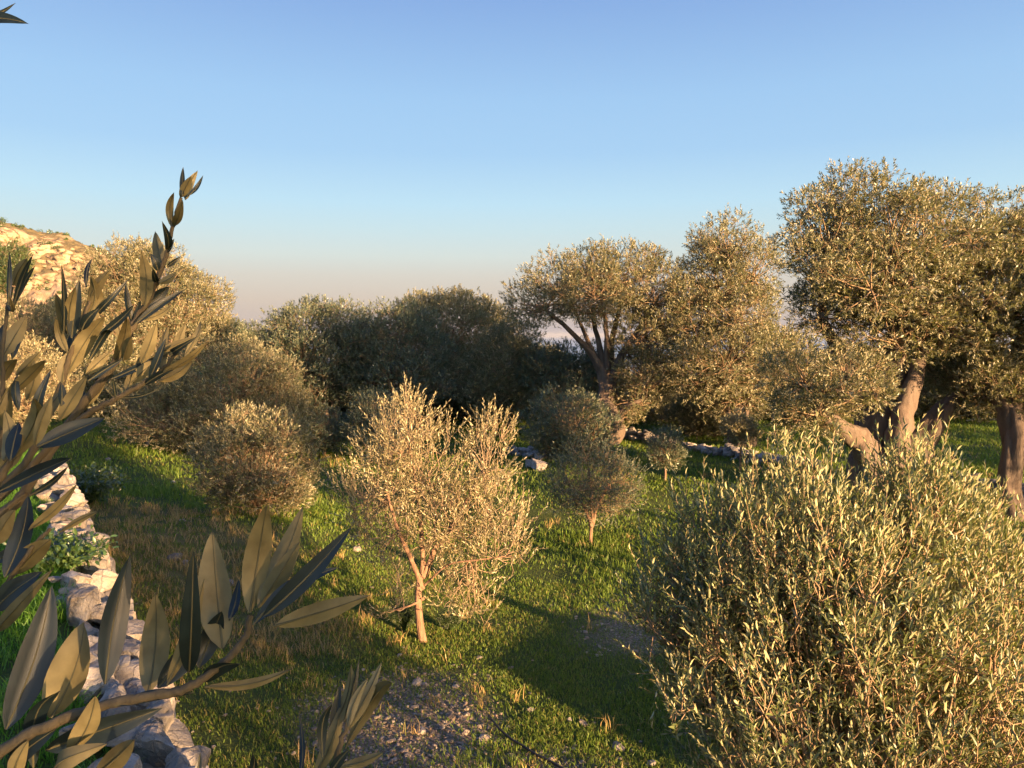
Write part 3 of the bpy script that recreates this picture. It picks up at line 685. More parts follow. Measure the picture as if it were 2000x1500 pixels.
# terrace wall beside the camera
def build_wall():
    rng = np.random.default_rng(101); mb = MB()
    a = -5.0
    while a < 10.2:
        step = rng.uniform(.2, .42)
        for lane in (0, 1):
            s = -.19 - .17 * lane + rng.normal() * .03
            p2 = W0 + WN * s + WU * (a + rng.uniform(-.05, .05) + lane * .13)
            top = 2.16 + rng.uniform(-.04, .10) - .35 * float(sstep(8.5, 10.2, a))
            sz = (step * rng.uniform(.42, .56), rng.uniform(.085, .14), rng.uniform(.07, .16))
            ang = math.atan2(WU[1], WU[0]) + rng.normal() * .3
            R = np.array([[math.cos(ang), -math.sin(ang), 0], [math.sin(ang), math.cos(ang), 0], [0, 0, 1]]) @ rotm(rng, .6)[:, [0, 1, 2]] if rng.random() < .6 else \
                np.array([[math.cos(ang), -math.sin(ang), 0], [math.sin(ang), math.cos(ang), 0], [0, 0, 1]])
            put_rock(mb, rng, (p2[0], p2[1], top - .03 + rng.normal() * .03), sz, R=R)
            if rng.random() < .75:
                q = p2 + rng.normal(size=2) * .05 - WN * .05
                put_rock(mb, rng, (q[0], q[1], top + sz[2] * .55), np.array([.09, .07, .05]) * rng.uniform(.5, 1.2), ROCKS_S)
        for c in range(5):                     # the face down to the field
            p2 = W0 + WN * (-.14 + .03 * c) + WU * (a + rng.uniform(-.1, .1))
            z = 1.98 - c * .24
            ang = math.atan2(WU[1], WU[0]) + rng.normal() * .15
            R = np.array([[math.cos(ang), -math.sin(ang), 0], [math.sin(ang), math.cos(ang), 0], [0, 0, 1]])
            put_rock(mb, rng, (p2[0], p2[1], z), (step * .58, .17, .15), ROCKS_S, R=R)
        a += step
    o = mb.build('dry_stone_wall', M_STONE, None, (W0[0], W0[1], 2.0), smooth=False)
    tag(o, 'rough pale limestone terrace wall running along the left, grass growing against it', 'stone wall')
build_wall()

def rubble_wall(pts, label, seed, size=.16, h=.32):
    rng = np.random.default_rng(seed); mb = MB()
    g = np.array([ground_at(*p)[0] for p in pts])
    seg = np.linalg.norm(np.diff(g[:, :2], axis=0), axis=1); cum = np.concatenate([[0], np.cumsum(seg)])
    t = 0.
    while t < cum[-1]:
        x, y = np.interp(t, cum, g[:, 0]), np.interp(t, cum, g[:, 1])
        hh = h * (.45 + .8 * fbm(np.array(t * .7), np.array(1.), seed, 2))
        for k in range(4):
            qx, qy = x + rng.normal() * .18, y + rng.normal() * .16
            z = float(H(qx, qy)) + rng.uniform(0, 1) * hh
            put_rock(mb, rng, (qx, qy, z), np.array([rng.uniform(.8, 1.7), rng.uniform(.7, 1.1), rng.uniform(.5, .8)]) * size * rng.uniform(.5, 1.2), ROCKS_S)
        t += size * .9
    o = mb.build('dry_stone_wall', M_STONE, None, g[0], smooth=False)
    tag(o, label, 'stone wall', 'low rubble walls across the field')
rubble_wall([(1180, 852), (1240, 858), (1330, 876), (1400, 890), (1510, 908), (1600, 922)], 'low grey rubble wall crossing the field behind the two saplings', 111)
rubble_wall([(1860, 945), (1930, 960), (2060, 985)], 'low rubble wall on the lawn left of the leaning trunk', 112)
rubble_wall([(1004, 888), (1035, 895), (1075, 900)], 'short heap of dark rubble beside the golden lit tree', 113)

def boulder(px, py, wpx, hpx, label, seed, group='loose stones on the field', pool=ROCKS):
    rng = np.random.default_rng(seed); g, d = ground_at(px, py)
    k = d / FPX; mb = MB()
    put_rock(mb, rng, (g[0], g[1], g[2] + hpx * k * .25), (wpx * k * .55, wpx * k * .42, hpx * k * .6), pool, tilt=.7)
    o = mb.build('stone', M_STONE, None, g, smooth=False)
    tag(o, label, 'stone', group)
boulder(1050, 918, 46, 26, 'sunlit tan boulder at the end of the dark rubble heap', 121)
boulder(1034, 912, 30, 18, 'small cracked boulder left of the sunlit tan boulder', 122)
boulder(343, 1096, 30, 20, 'largest white stone on the shaded grass right of the terrace wall', 123)
boulder(362, 1104, 14, 13, 'white stone touching the largest one near the terrace wall', 124)
boulder(936, 1290, 14, 9, 'pale pebble sized stone right below the golden lit tree trunk', 125)
boulder(1140, 1419, 22, 10, 'flat white stone near the end of the black hose', 126)
boulder(1208, 1466, 34, 12, 'long white slab lying in the grass near the bottom edge', 127)
boulder(1035, 1392, 18, 12, 'pointed grey stone in the grass above the black hose', 128)
boulder(1112, 1410, 13, 10, 'small grey stone left of the flat white stone', 129)
boulder(1272, 1499, 22, 12, 'grey stone at the bottom edge below the big bush', 130)
boulder(1200, 1203, 12, 8, 'small pale stone in the pebbly patch left of the big bush', 131)
boulder(820, 1433, 26, 15, 'orange tinted stone on the sunlit gravel', 132)
boulder(864, 1424, 14, 12, 'upright little stone on the sunlit gravel', 133)
boulder(698, 1078, 16, 12, 'bluish white stone in the shade left of the golden lit tree', 134)
boulder(212, 900, 14, 8, 'pale stone in the far grass beside the terrace wall end', 135)
boulder(338, 944, 12, 8, 'pale stone in the green grass left of the olive bush', 136)
boulder(452, 1145, 20, 14, 'white stone half hidden behind the foreground leaves', 137)
boulder(287, 871, 10, 14, 'upright orange stone lit in front of the dome shaped olive', 138)
boulder(780, 1283, 12, 8, 'tiny pale stone left of the golden lit tree trunk', 139)

def gravel():
    rng = np.random.default_rng(140)
    N0 = 150000
    ang = rng.uniform(-.75, .75, N0); r = 5 * (30 / 5) ** rng.random(N0)
    x, y = r * np.sin(ang), r * np.cos(ang)
    m = gravel_mask(x, y); s, a = wall_sa(x, y)
    keep = (rng.random(N0) < m * .42 + .012) & (s > .25)
    x, y = x[keep], y[keep]; n = len(x)
    mb = MB()
    sz = rng.lognormal(math.log(.0085), .55, n)
    R = nrm(rng.normal(size=(n, 3, 3)))
    for t in range(len(ROCKS_T)):
        sel = np.arange(n) % len(ROCKS_T) == t
        v, f = ROCKS_T[t]
        k = sel.sum()
        ang = rng.uniform(0, 6.28, k); ca, sa = np.cos(ang), np.sin(ang)
        loc = v[None] * (sz[sel][:, None, None] * np.array([1.3, .95, .65]))
        xx = loc[..., 0] * ca[:, None] - loc[..., 1] * sa[:, None]; yy = loc[..., 0] * sa[:, None] + loc[..., 1] * ca[:, None]
        V = np.stack([xx + x[sel][:, None], yy + y[sel][:, None], loc[..., 2] + (H(x[sel], y[sel]) + sz[sel] * .3)[:, None]], -1)
        F = (f[None] + (np.arange(k) * len(v))[:, None, None]).reshape(-1, 3)
        mb.add(V.reshape(-1, 3), F, 0, np.repeat(rng.random(k), len(f)))
    tag(mb.build('gravel', M_GRAVEL, smooth=False), 'scattered pale gravel lying among the grass', kind='stuff')
gravel()

# ------------------------------------------------------------------ grass
def blades(mb, rng, x, y, z, h, w, lean, curl=1.0, var=None):
    n = len(x)
    a = rng.uniform(0, 2 * math.pi, n); dx, dy = np.cos(a), np.sin(a)
    b = rng.uniform(0, 2 * math.pi, n); sx, sy = np.cos(b) * w * .5, np.sin(b) * w * .5
    l = lean * h
    v = np.empty((n, 5, 3))
    v[:, 0] = np.stack([x - sx, y - sy, z - .01], -1); v[:, 1] = np.stack([x + sx, y + sy, z - .01], -1)
    mx, my, mz = x + dx * l * .3, y + dy * l * .3, z + h * .6
    v[:, 2] = np.stack([mx + sx * .8, my + sy * .8, mz], -1); v[:, 3] = np.stack([mx - sx * .8, my - sy * .8, mz], -1)
    v[:, 4] = np.stack([x + dx * l, y + dy * l, z + h * (1 - .25 * np.minimum(lean, 1.5) ** 2)], -1)
    off = np.arange(n)[:, None] * 5
    var = rng.random(n) * .93 if var is None else var
    mb.add(v.reshape(-1, 3), off + np.array([[0, 1, 2, 3]]), 0, var)
    mb.lp.append((off + np.array([[3, 2, 4]]) + mb.n - n * 5).ravel()); mb.ls.append(np.full(n, 3)); mb.mi.append(np.zeros(n)); mb.var.append(var)

def field_points(rng, n, r0, r1, amin=-.72, amax=.72, p=1.0):
    ang = rng.uniform(amin, amax, n)
    u = rng.random(n)
    r = r0 * (r1 / r0) ** u if p == 1 else (r0 ** (2 - p) + u * (r1 ** (2 - p) - r0 ** (2 - p))) ** (1 / (2 - p))
    return r * np.sin(ang), r * np.cos(ang), r

def grass():
    rng = np.random.default_rng(150)
    # green turf
    mb = MB()
    x, y, r = field_points(rng, 420000, 5.0, 50., p=1.3)
    s, a = wall_sa(x, y)
    g, dr = gravel_mask(x, y), dry_mask(x, y)
    den = fbm(x * .8, y * .8, 161, 4)
    keep = (s > .1) & (rng.random(len(x)) < (1 - g * .6) * (1 - dr * .6) * np.clip((den - .28) * 3.2, .12, 1))
    x, y, r, den = x[keep], y[keep], r[keep], den[keep]
    tall = sstep(.45, .7, fbm(x * .5 + 7, y * .5, 163, 3)) * .7 + sstep(11, 15, y) * .3
    h = rng.uniform(.03, .085, len(x)) * (.6 + 1.3 * tall) * (1 + r * .012); w = (.0035 + .00075 * r) * rng.uniform(.7, 1.3, len(x))
    blades(mb, rng, x, y, H(x, y), h, w, rng.uniform(.2, 1.1, len(x)), var=np.where(rng.random(len(x)) < .12, rng.uniform(.94, 1, len(x)), rng.random(len(x)) * .93))
    x, y, r = field_points(rng, 190000, 5.0, 12., p=.6)
    s, a = wall_sa(x, y); g = gravel_mask(x, y)
    keep = (s > .1) & (rng.random(len(x)) < (1 - g * .8) * np.clip((fbm(x * 1.7, y * 1.7, 167, 3) - .3) * 3.5, .08, 1))
    x, y, r = x[keep], y[keep], r[keep]
    blades(mb, rng, x, y, H(x, y), rng.uniform(.025, .06, len(x)), rng.uniform(.004, .008, len(x)), rng.uniform(.3, 1.3, len(x)), var=np.where(rng.random(len(x)) < .42, rng.uniform(.94, 1, len(x)), rng.random(len(x)) * .93))
    tag(mb.build('grass', M_GRASS), 'short green grass covering the field under the olives', kind='stuff')
    # dry tufts
    mb = MB()
    cx, cy, cr = field_points(rng, 26000, 4.5, 30., p=1.0)
    s, a = wall_sa(cx, cy); dm = dry_mask(cx, cy)
    keep = (s > .15) & (rng.random(len(cx)) < dm * .8 + .01)
    cx, cy, cr = cx[keep], cy[keep], cr[keep]
    k = 16
    x = np.repeat(cx, k) + rng.normal(size=len(cx) * k) * .05; y = np.repeat(cy, k) + rng.normal(size=len(cx) * k) * .05
    hs = np.repeat(rng.uniform(.05, .17, len(cx)) * (1 + cr * .012), k)
    n = len(x)
    blades(mb, rng, x, y, H(x, y), hs * rng.uniform(.5, 1.2, n), (.003 + .0005 * np.repeat(cr, k)), rng.uniform(.2, 1.2, n),
           var=np.where(rng.random(n) < .3, rng.uniform(.93, 1, n), rng.random(n) * .93))
    tag(mb.build('dry_grass', M_DRY), 'tufts of dry straw coloured grass beside the terrace wall', kind='stuff')
    # lush terrace grass left of the wall
    mb = MB()
    n = 120000
    sa, aa = -(.30 + 4.2 * rng.random(n) ** 1.5) , rng.uniform(-2.0, 12., n)
    x = W0[0] + WN[0] * sa + WU[0] * aa; y = W0[1] + WN[1] * sa + WU[1] * aa
    clump = fbm(x * 3, y * 3, 171, 3)
    keep = (rng.random(n) < np.clip((clump - .25) * 3, .05, 1)) & (np.hypot(x, y) > .9)
    x, y, clump = x[keep], y[keep], clump[keep]; n = len(x)
    h = rng.uniform(.05, .17, n) * (.5 + clump)
    blades(mb, rng, x, y, H(x, y), h, rng.uniform(.004, .008, n), rng.uniform(.3, 1.2, n))
    tag(mb.build('terrace_grass', M_LUSH), 'lush bright green grass on the terrace left of the stone wall', kind='stuff')
grass()

def herb(px, py, dist, r, h, n, leaf, label, seed, m=M_WEED, name='leafy_plant', cat='plant', fine=False):
    rng = np.random.default_rng(seed)
    if dist: B = P(px, py, dist); B[2] = float(H(B[0], B[1]))
    else: B, dist = ground_at(px, py)
    mb = MB(); ns = max(8, n // 14)
    d = nrm(rand_dir(rng, ns) * np.array([1, 1, .4]) + np.array([0, 0, .9]))
    end = B + d * np.array([r, r, h]) * rng.uniform(.6, 1.1, (ns, 1))
    t = np.linspace(0, 1, 5)[None, :, None]
    paths = B + (end - B)[:, None] * t + np.array([0, 0, .15 * h]) * np.sin(t * math.pi) 
    tubes(mb, paths, np.broadcast_to(np.linspace(.004, .0015, 5), (ns, 5)), 3)
    stem = mb.build('stem', m, None)
    lb = MB(); si = rng.integers(ns, size=n); tt = rng.uniform(.25, 1, n)
    b = B + (end - B)[si] * tt[:, None] + np.array([0, 0, .15 * h]) * np.sin(tt * math.pi)[:, None] + rng.normal(size=(n, 3)) * r * .06
    ax = nrm(d[si] * .5 + rand_dir(rng, n)); nm = nrm(np.array([0, 0, 1.]) + .5 * rng.normal(size=(n, 3)))
    ll = leaf * rng.uniform(.6, 1.2, n)
    leaves(lb, b, ax, nm, ll, ll * (.08 if fine else .45), LEAF_NEAR, rng.random(n) * .92)
    root = empty(name, B, label, cat)
    fo = lb.build('foliage', m, root, B)
    stem.parent = root; stem.location = -B
    return root
herb(122, 1112, 5.9, .5, .34, 1100, .06, 'leafy green weed spilling over the terrace wall', 181)
herb(170, 895, 15., 1.0, .8, 2600, .10, 'dark green rounded bush at the far end of the terrace wall', 182, M_SHRUB, 'green_bush', 'bush')
herb(790, 1235, None, .32, .42, 3600, .05, 'feathery green fennel at the foot of the golden lit tree', 183, M_SHRUB, 'fennel_plant', 'plant', True)
herb(880, 1235, None, .25, .32, 2400, .05, 'small feathery plant right of the golden lit tree trunk', 186, M_SHRUB, 'fennel_plant', 'plant', True)
herb(1205, 905, None, .8, .5, 2600, .09, 'bright green low bush at the foot of the spreading olive trunk', 184, M_WEED, 'green_bush', 'bush')
herb(1020, 860, None, .7, .5, 1800, .09, 'bright green weed under the shaggy olive trunk', 185, M_WEED, 'green_bush', 'bush')

# irrigation hose
def hose():
    pts = [(955, 1408), (975, 1436), (1000, 1456), (1022, 1470), (1046, 1484), (1075, 1502), (1110, 1522)]
    g = np.array([ground_at(*p)[0] for p in pts]); t = np.linspace(0, len(pts) - 1, 40)
    pth = np.stack([np.interp(t, np.arange(len(pts)), g[:, j]) for j in range(3)], -1)
    pth[:, 2] = H(pth[:, 0], pth[:, 1]) + .045
    mb = MB(); tubes(mb, pth[None], np.full((1, 40), .0105), 8)
    m, nt, out, N, L = mat('black_hose')
    p = N('ShaderNodeBsdfPrincipled', Roughness=.4); p.inputs['Base Color'].default_value = (.015, .016, .02, 1); L(p.outputs[0], out.inputs[0])
    tag(mb.build('irrigation_hose', m, None, g[0]), 'thin black irrigation hose lying in the grass', 'hose')
hose()

# ------------------------------------------------------------------ the olive beside the camera
Z1 = lambda x, y: (x / 2.5, y / 2.5 + 300)
Z2 = lambda x, y: (x / 2.143, y / 2.143 + 800)
Z8 = lambda x, y: (x / 2 + 350, y / 2 + 1100)

def close_leaf(mb, rng, bp, tp, wpx, face, d, roll=None):
    """one modelled leaf from base to tip; face 'u' shows the felted underside, 't' the dark upper side"""
    d0 = d + rng.normal() * .012; d1 = d0 + rng.normal() * .02
    b, t = P(bp[0], bp[1], d0), P(tp[0], tp[1], d1)
    ax = t - b; ln = np.linalg.norm(ax); A = ax / ln
    view = nrm((b + t) / 2 - np.array([0, 0, CAMZ]))
    toward = nrm(-view - A * np.dot(-view, A))
    S0 = np.cross(A, toward)
    ang = rng.normal() * .35 if roll is None else roll
    toward = math.cos(ang) * toward + math.sin(ang) * S0
    N = toward if face == 't' else -toward
    S = np.cross(A, N)
    hw = wpx / FPX * d0 * .5 / max(.5, math.cos(ang))
    nv, nu = 13, 5
    v = np.linspace(0, 1, nv); prof = np.sin(np.pi * v ** .85) ** .75 * (1 - .12 * v); prof[0] = .07; prof[-1] = .0
    u = np.linspace(-1, 1, nu)
    bend = rng.normal() * .10; curl = rng.uniform(-.12, .05); sideb = rng.normal() * .035
    V, U = np.meshgrid(v, u, indexing='ij'); PR = prof[:, None]
    fold = .22
    pts = (b + A * (V * ln)[..., None] + S * (U * PR * hw + sideb * ln * np.sin(V * math.pi))[..., None]
           + N * (np.abs(U) * PR * hw * fold + (bend * np.sin(V * math.pi) + curl * V * V) * ln - .06 * hw * (U == 0))[..., None])
    i = (np.arange(nv - 1)[:, None] * nu + np.arange(nu - 1)[None]).ravel()
    mb.add(pts.reshape(-1, 3), np.stack([i, i + 1, i + nu + 1, i + nu], -1), 0, np.full(len(i), rng.uniform(.25, .75)))
    # midrib
    mp = pts[:, nu // 2] 
    tubes(mb, mp[None], np.linspace(.0008, .0002, nv)[None], 5, mat=1)

tree = empty('young_olive_tree', (-.78, .42, float(H(-.78, .42))), 'young olive beside the camera, its big leafy branches hanging in from the left', 'tree')
TO = np.array(tree.location)
tb = MB()
tk = np.array([TO - [0, 0, .1], TO + [.02, 0, .6], TO + [-.03, .03, 1.2], TO + [.02, .05, 1.75], TO + [.0, .06, 2.1]])
tubes(tb, tk[None], np.array([[.034, .028, .024, .018, .012]]), 10)
tb.build('trunk', M_BARK_YOUNG, tree, TO)

def branch(stems, lv, d, seed, attach):
    rng = np.random.default_rng(seed)
    sb, lb = MB(), MB()
    for j, (pts, r0, r1, att) in enumerate(stems):
        p = [P(x, y, d) for x, y in pts]
        if att:   # run on out of the picture to the trunk
            p = [attach, attach + (p[0] - attach) * .5 + np.array([0, .02, .03])] + p
        p = np.array(p); t = np.linspace(0, len(p) - 1, 6 * len(p))
        pp = np.stack([np.interp(t, np.arange(len(p)), p[:, k]) for k in range(3)], -1)
        for _ in range(4): pp[1:-1] = (pp[:-2] + 2 * pp[1:-1] + pp[2:]) / 4
        pp[1:-1] += rng.normal(size=pp[1:-1].shape) * .0004
        rr = np.linspace(r0, r1, len(t)) * (1 + .18 * np.exp(-((t % 1 - .5) / .12) ** 2))
        tubes(sb, pp[None], rr[None], 8)
    for (bx, by, tx, ty, w, f, Z) in lv:
        close_leaf(lb, rng, Z(bx, by), Z(tx, ty), w / (2.5 if Z is Z1 else 2.143 if Z is Z2 else 2.0), f, d)
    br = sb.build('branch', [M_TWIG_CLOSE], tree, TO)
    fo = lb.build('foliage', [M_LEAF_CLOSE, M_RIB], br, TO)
    return br
M_TWIG_CLOSE = bark_material('green_twig', (.05, .05, .03), (.11, .095, .06), 60., .3)
M_RIB = bark_material('leaf_rib', (.07, .075, .045), (.11, .11, .06), 60., .05)

low = [(1045, 850, 1110, 385, 115, 'u'), (1080, 830, 1260, 410, 100, 'u'), (1090, 820, 1250, 555, 80, 'u'), (1140, 790, 1255, 590, 62, 'u'), (1100, 870, 1465, 490, 84, 't'), (1060, 900, 1415, 650, 66, 't'),
       (1150, 905, 1553, 771, 88, 'u'), (930, 1000, 870, 525, 150, 'u'), (790, 1100, 820, 560, 84, 't'), (660, 1165, 890, 925, 100, 't'), (620, 1190, 650, 770, 125, 'u'), (440, 1150, 560, 615, 112, 't'),
       (210, 1290, 350, 890, 165, 'u'), (25, 1340, 225, 735, 150, 't'), (850, 1140, 1010, 1055, 60, 't'), (860, 1160, 1240, 1075, 44, 'u'), (190, 1425, 670, 1262, 110, 't'), (390, 1540, 590, 1365, 95, 'u'),
       (290, 1440, 400, 1180, 95, 'u'), (480, 1240, 810, 1185, 50, 't'), (30, 1490, 245, 1330, 90, 't'), (250, 1540, 440, 1400, 90, 'u'), (830, 1080, 930, 840, 90, 't'), (700, 1150, 850, 700, 60, 'u'), (960, 880, 1000, 705, 40, 't'),
       (140, 1500, 250, 1180, 80, 't'), (60, 1560, 120, 1380, 70, 'u')]
branch([([Z2(*q) for q in [(-60, 1470), (0, 1430), (200, 1320), (430, 1235), (620, 1200), (750, 1180), (850, 1130), (960, 1040), (1030, 950), (1050, 860)]], .0042, .0018, True)],
       [(*l, Z2) for l in low], .46, 201, TO + np.array([-.01, .03, 1.2]))
sprig = [(530, 830, 640, 540, 62, 'u'), (600, 640, 680, 395, 52, 'u'), (660, 650, 790, 385, 46, 'u'), (650, 720, 838, 458, 58, 'u'), (645, 620, 702, 372, 24, 't'), (600, 700, 630, 470, 40, 't'), (620, 800, 808, 733, 42, 'u'),
         (590, 820, 662, 735, 40, 't'), (660, 640, 740, 450, 40, 'u'), (560, 760, 600, 560, 40, 't')]
branch([([Z8(*q) for q in [(500, 1150), (555, 950), (600, 800), (640, 680), (680, 560)]], .0030, .0012, True)], [(*l, Z8) for l in sprig], .47, 202, TO + np.array([.02, .0, .9]))
stray = [(470, 860, 465, 575, 22, 't'), (270, 860, 290, 742, 34, 't'), (70, 860, 82, 742, 26, 't'), (480, 880, 500, 800, 24, 'u'), (250, 900, 240, 800, 30, 'u')]
branch([([Z8(*q) for q in [(100, 1150), (180, 1000), (280, 920), (400, 900), (475, 870)]], .0026, .0014, True)], [(*l, Z8) for l in stray], .5, 203, TO + np.array([.02, .0, .85]))
s1 = [(890, 210, 893, 65, 26, 't'), (880, 215, 935, 108, 46, 'u'), (905, 225, 965, 85, 46, 'u'), (920, 205, 992, 108, 22, 't'), (838, 360, 850, 190, 38, 'u'), (850, 355, 892, 225, 42, 'u'), (815, 470, 795, 340, 38, 't'), (795, 548, 760, 385, 58, 'u'),
      (830, 462, 856, 412, 18, 't'), (818, 480, 842, 462, 14, 't'), (772, 575, 735, 488, 38, 't'), (765, 625, 745, 558, 30, 't'), (815, 552, 882, 504, 22, 't'), (775, 632, 862, 578, 42, 'u'), (706, 748, 690, 470, 66, 'u'), (710, 752, 826, 648, 62, 't'),
      (660, 832, 900, 663, 38, 't'), (648, 832, 620, 628, 32, 't'), (690, 812, 832, 738, 34, 'u'), (640, 860, 690, 720, 40, 'u'), (600, 930, 560, 780, 40, 'u'), (600, 1010, 660, 880, 58, 'u'), (560, 1020, 620, 800, 55, 'u'), (410, 1250, 540, 1050, 42, 'u'), (410, 1240, 385, 1120, 30, 't')]
branch([([Z1(*q) for q in [(60, 1750), (150, 1600), (230, 1480), (400, 1230), (540, 1060), (630, 880), (690, 780), (760, 640), (810, 500), (842, 370), (885, 215)]], .0062, .0015, True)], [(*l, Z1) for l in s1], .74, 204, TO + np.array([.0, .04, 1.45]))
s2 = [(385, 860, 455, 590, 82, 'u'), (440, 760, 570, 560, 62, 'u'), (350, 900, 385, 615, 62, 't'), (335, 880, 370, 640, 52, 'u'), (310, 880, 310, 548, 28, 't'), (325, 880, 273, 675, 52, 'u'), (330, 970, 270, 800, 42, 'u'), (450, 800, 627, 612, 34, 't'),
      (480, 892, 652, 738, 42, 't'), (325, 1080, 512, 798, 88, 'u'), (430, 1020, 537, 898, 34, 't'), (420, 1080, 540, 968, 52, 'u'), (430, 1110, 602, 1000, 28, 't'), (420, 650, 452, 515, 22, 't'), (330, 1000, 360, 860, 60, 't'), (300, 1120, 340, 960, 60, 'u'), (400, 860, 480, 760, 50, 't')]
branch([([Z1(*q) for q in [(120, 1560), (210, 1330), (310, 1110), (350, 960), (400, 850), (440, 720)]], .0040, .0014, True)], [(*l, Z1) for l in s2], .68, 205, TO + np.array([.0, .04, 1.4]))
s3 = [(690, 1025, 762, 828, 62, 'u'), (790, 1062, 822, 848, 52, 'u'), (850, 1002, 907, 828, 46, 'u'), (900, 992, 972, 826, 32, 'u'), (740, 992, 952, 898, 46, 'u'), (540, 1102, 882, 938, 36, 't'), (800, 1062, 1012, 918, 38, 'u'), (780, 1112, 947, 1012, 52, 'u'),
      (700, 1132, 872, 1038, 32, 't'), (565, 1190, 553, 1098, 18, 't'), (640, 1122, 772, 1008, 62, 'u'), (580, 1192, 782, 1148, 18, 't'), (860, 965, 970, 890, 36, 't'), (730, 1100, 800, 900, 40, 't'), (620, 1160, 680, 1000, 50, 'u')]
branch([([Z1(*q) for q in [(60, 1640), (230, 1440), (400, 1290), (480, 1240), (600, 1180), (720, 1110), (800, 1050), (872, 960)]], .0042, .0014, True)], [(*l, Z1) for l in s3], .71, 206, TO + np.array([.0, .03, 1.35]))
s4 = [(40, 740, 50, 478, 24, 't'), (65, 642, 142, 508, 52, 'u'), (62, 760, 168, 488, 28, 't'), (65, 742, 172, 548, 28, 't'), (30, 732, 30, 658, 24, 'u'), (15, 985, 132, 788, 84, 'u'), (60, 1002, 102, 848, 50, 't'), (10, 1122, 82, 998, 62, 'u'), (80, 1082, 202, 962, 48, 'u'),
      (0, 1222, 222, 978, 62, 'u'), (130, 1202, 167, 1008, 62, 'u'), (90, 1252, 85, 1078, 40, 't'), (0, 980, 12, 830, 50, 't'), (-30, 1100, 20, 940, 60, 'u'), (20, 1350, 40, 1150, 60, 'u')]
branch([([Z1(*q) for q in [(-60, 1640), (5, 1480), (10, 1250), (12, 1050), (22, 820), (62, 650)]], .0034, .0012, True)], [(*l, Z1) for l in s4], .70, 207, TO + np.array([.0, .03, 1.5]))
s5 = [(70, 1482, 172, 1188, 92, 'u'), (170, 1422, 262, 1178, 62, 'u'), (140, 1392, 327, 1148, 72, 'u'), (210, 1332, 242, 1058, 52, 't'), (290, 1302, 422, 1088, 72, 'u'), (180, 1432, 512, 1288, 100, 't'), (300, 1232, 302, 1118, 40, 't'), (50, 1500, 90, 1300, 70, 't'), (20, 1500, 20, 1250, 80, 'u')]
s5 = [(*l, Z1) for l in s5] + [(*l, Z2) for l in [(-20, 350, 292, 203, 58, 't'), (120, 362, 282, 238, 28, 't'), (120, 502, 322, 298, 44, 'u'), (250, 512, 417, 423, 28, 'u'), (20, 702, 112, 348, 88, 't'), (60, 692, 222, 518, 92, 'u'), (-30, 842, 172, 678, 94, 't'), (-20, 930, 252, 648, 62, 'u'),
      (-20, 310, 62, 158, 60, 'u'), (-20, 560, 60, 420, 70, 'u'), (-30, 640, 90, 560, 50, 't'), (10, 260, 100, 100, 60, 'u')]]
branch([([Z1(*q) for q in [(-80, 1760), (-20, 1620), (60, 1490), (130, 1370), (215, 1270)]], .0040, .0016, True), ([Z2(*q) for q in [(-150, 620), (-60, 520), (20, 420), (110, 350)]], .0034, .0014, True),
        ([Z2(*q) for q in [(-150, 960), (-70, 860), (20, 740), (120, 590), (210, 500)]], .0034, .0014, True)], s5, .58, 208, TO + np.array([.0, .03, 1.3]))
top = [(-60, 44, 46, 40, 22, 't'), (-50, 34, 30, 7, 9, 't'), (-90, 60, -30, 10, 30, 't')]
ZT = lambda x, y: (x, y)
def top_branch():
    rng = np.random.default_rng(209); sb, lb = MB(), MB(); d = .6
    at_ = TO + np.array([0, .06, 2.05])
    pth = np.array([at_, at_ * .5 + P(-160, 110, d) * .5, P(-160, 110, d), P(-100, 70, d), P(-50, 48, d)])
    tubes(sb, pth[None], np.array([[.004, .0035, .003, .002, .0012]]), 8)
    for b0, b1, t0, t1, w, f in top: close_leaf(lb, rng, (b0, b1), (t0, t1), w, f, d)
    br = sb.build('branch', [M_TWIG_CLOSE], tree, TO); lb.build('foliage', [M_LEAF_CLOSE, M_RIB], br, TO)
top_branch()

# far haze over the sea
def build_haze():
    mb = MB(); r, z0, z1 = 43000., -77., 80.
    v = np.array([(x, y, z) for z in (z0, z1) for y in (-r, r) for x in (-r, r)])
    mb.add(v, np.array([[0, 2, 3, 1], [4, 5, 7, 6], [0, 1, 5, 4], [2, 6, 7, 3], [0, 4, 6, 2], [1, 3, 7, 5]]))
    m, nt, out, N, L = mat('haze_air')
    pv = N('ShaderNodeVolumePrincipled'); pv.inputs['Color'].default_value = (.42, .47, .58, 1); pv.inputs['Density'].default_value = 4e-5
    L(pv.outputs[0], out.inputs['Volume'])
    tag(mb.build('haze', m, smooth=False), kind='stuff')
build_haze()

# ------------------------------------------------------------------ sky, sun, camera
w = bpy.data.worlds.new('World'); SC.world = w; w.use_nodes = True
nt = w.node_tree; L = nt.links.new
bg = nt.nodes['Background']; bg.inputs[1].default_value = .1
sky = nt.nodes.new('ShaderNodeTexSky'); sky.sky_type = 'NISHITA'; sky.sun_disc = False
sky.sun_elevation = SUN_EL; sky.sun_rotation = math.pi - SUN_AZ
sky.altitude = 100; sky.air_density = 1.2; sky.dust_density = 2.5; sky.ozone_density = 2.0
tc = nt.nodes.new('ShaderNodeTexCoord'); sx = nt.nodes.new('ShaderNodeSeparateXYZ'); L(tc.outputs['Generated'], sx.inputs[0])
asn = nt.nodes.new('ShaderNodeMath'); asn.operation = 'ARCSINE'; L(sx.outputs[2], asn.inputs[0])
mr = nt.nodes.new('ShaderNodeMapRange'); L(asn.outputs[0], mr.inputs[0]); mr.inputs[1].default_value = 0.; mr.inputs[2].default_value = math.radians(40)
rp = nt.nodes.new('ShaderNodeValToRGB'); L(mr.outputs[0], rp.inputs[0])
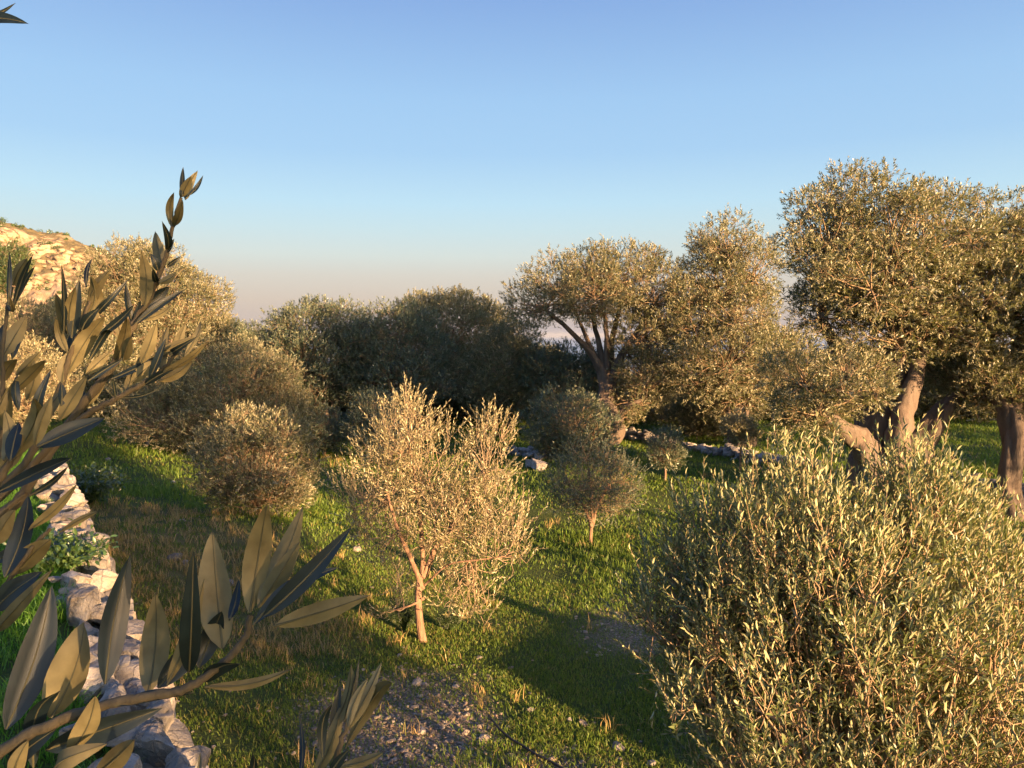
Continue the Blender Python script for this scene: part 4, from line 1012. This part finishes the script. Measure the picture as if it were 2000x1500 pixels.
def lin(c): return tuple((((v / 255 + .055) / 1.055) ** 2.4 if v > 10 else v / 255 / 12.92) for v in c) + (1,)
els = [(0., (176, 173, 186)), (1.2, (204, 189, 181)), (2.5, (214, 199, 186)), (4.3, (216, 211, 202)), (5.8, (214, 224, 221)), (7.7, (202, 227, 235)), (9.5, (191, 226, 245)), (13., (169, 209, 244)), (16.6, (161, 202, 242)), (22.9, (136, 174, 228)), (40., (84, 122, 198))]
e = rp.color_ramp.elements
while len(e) < len(els): e.new(.5)
for k, (deg, c) in enumerate(els): e[k].position = deg / 40
for k, (deg, c) in enumerate(els): e[k].color = lin(c)
sc10 = nt.nodes.new('ShaderNodeVectorMath'); sc10.operation = 'SCALE'; sc10.inputs[3].default_value = 10. / 2 ** EXPO; L(rp.outputs[0], sc10.inputs[0])
mx = nt.nodes.new('ShaderNodeMix'); mx.data_type = 'RGBA'; mx.inputs[0].default_value = .96; L(sky.outputs[0], mx.inputs[6]); L(sc10.outputs[0], mx.inputs[7])
# the sky is brighter and warmer towards the low sun, behind the camera
dt = nt.nodes.new('ShaderNodeVectorMath'); dt.operation = 'DOT_PRODUCT'; L(tc.outputs['Generated'], dt.inputs[0]); dt.inputs[1].default_value = [float(c) for c in SUN_DIR]
fr = nt.nodes.new('ShaderNodeMapRange'); fr.interpolation_type = 'SMOOTHSTEP'; L(dt.outputs['Value'], fr.inputs[0])
fr.inputs[1].default_value = .0; fr.inputs[2].default_value = .95; fr.inputs[3].default_value = .96; fr.inputs[4].default_value = .38
L(fr.outputs[0], mx.inputs[0])
L(mx.outputs[2], bg.inputs[0])

sl = bpy.data.lights.new('sun', 'SUN'); sl.energy = 5.0; sl.angle = math.radians(.55); sl.color = (1.0, .61, .295)
so = bpy.data.objects.new('sun', sl); COL.objects.link(so)
so.rotation_euler = Vector(SUN_DIR).to_track_quat('Z', 'Y').to_euler(); so.location = (30, -30, 40)

cam = bpy.data.cameras.new('camera'); cam.sensor_width = 36; cam.lens = 36 * FPX / 2000; cam.clip_start = .02; cam.clip_end = 90000
co = bpy.data.objects.new('camera', cam); COL.objects.link(co); co.location = (0, 0, CAMZ); co.rotation_euler = (math.pi / 2 - PITCH, 0, 0)
SC.camera = co
SC.view_settings.view_transform = 'Standard'; SC.view_settings.look = 'None'; SC.view_settings.exposure = EXPO; SC.view_settings.gamma = 1.0
SC.render.engine = 'CYCLES'
SC.cycles.max_bounces = 6; SC.cycles.diffuse_bounces = 3; SC.cycles.glossy_bounces = 2; SC.cycles.transmission_bounces = 3
SC.cycles.use_adaptive_sampling = True; SC.cycles.adaptive_threshold = .015
SC.cycles.caustics_reflective = False; SC.cycles.caustics_refractive = False
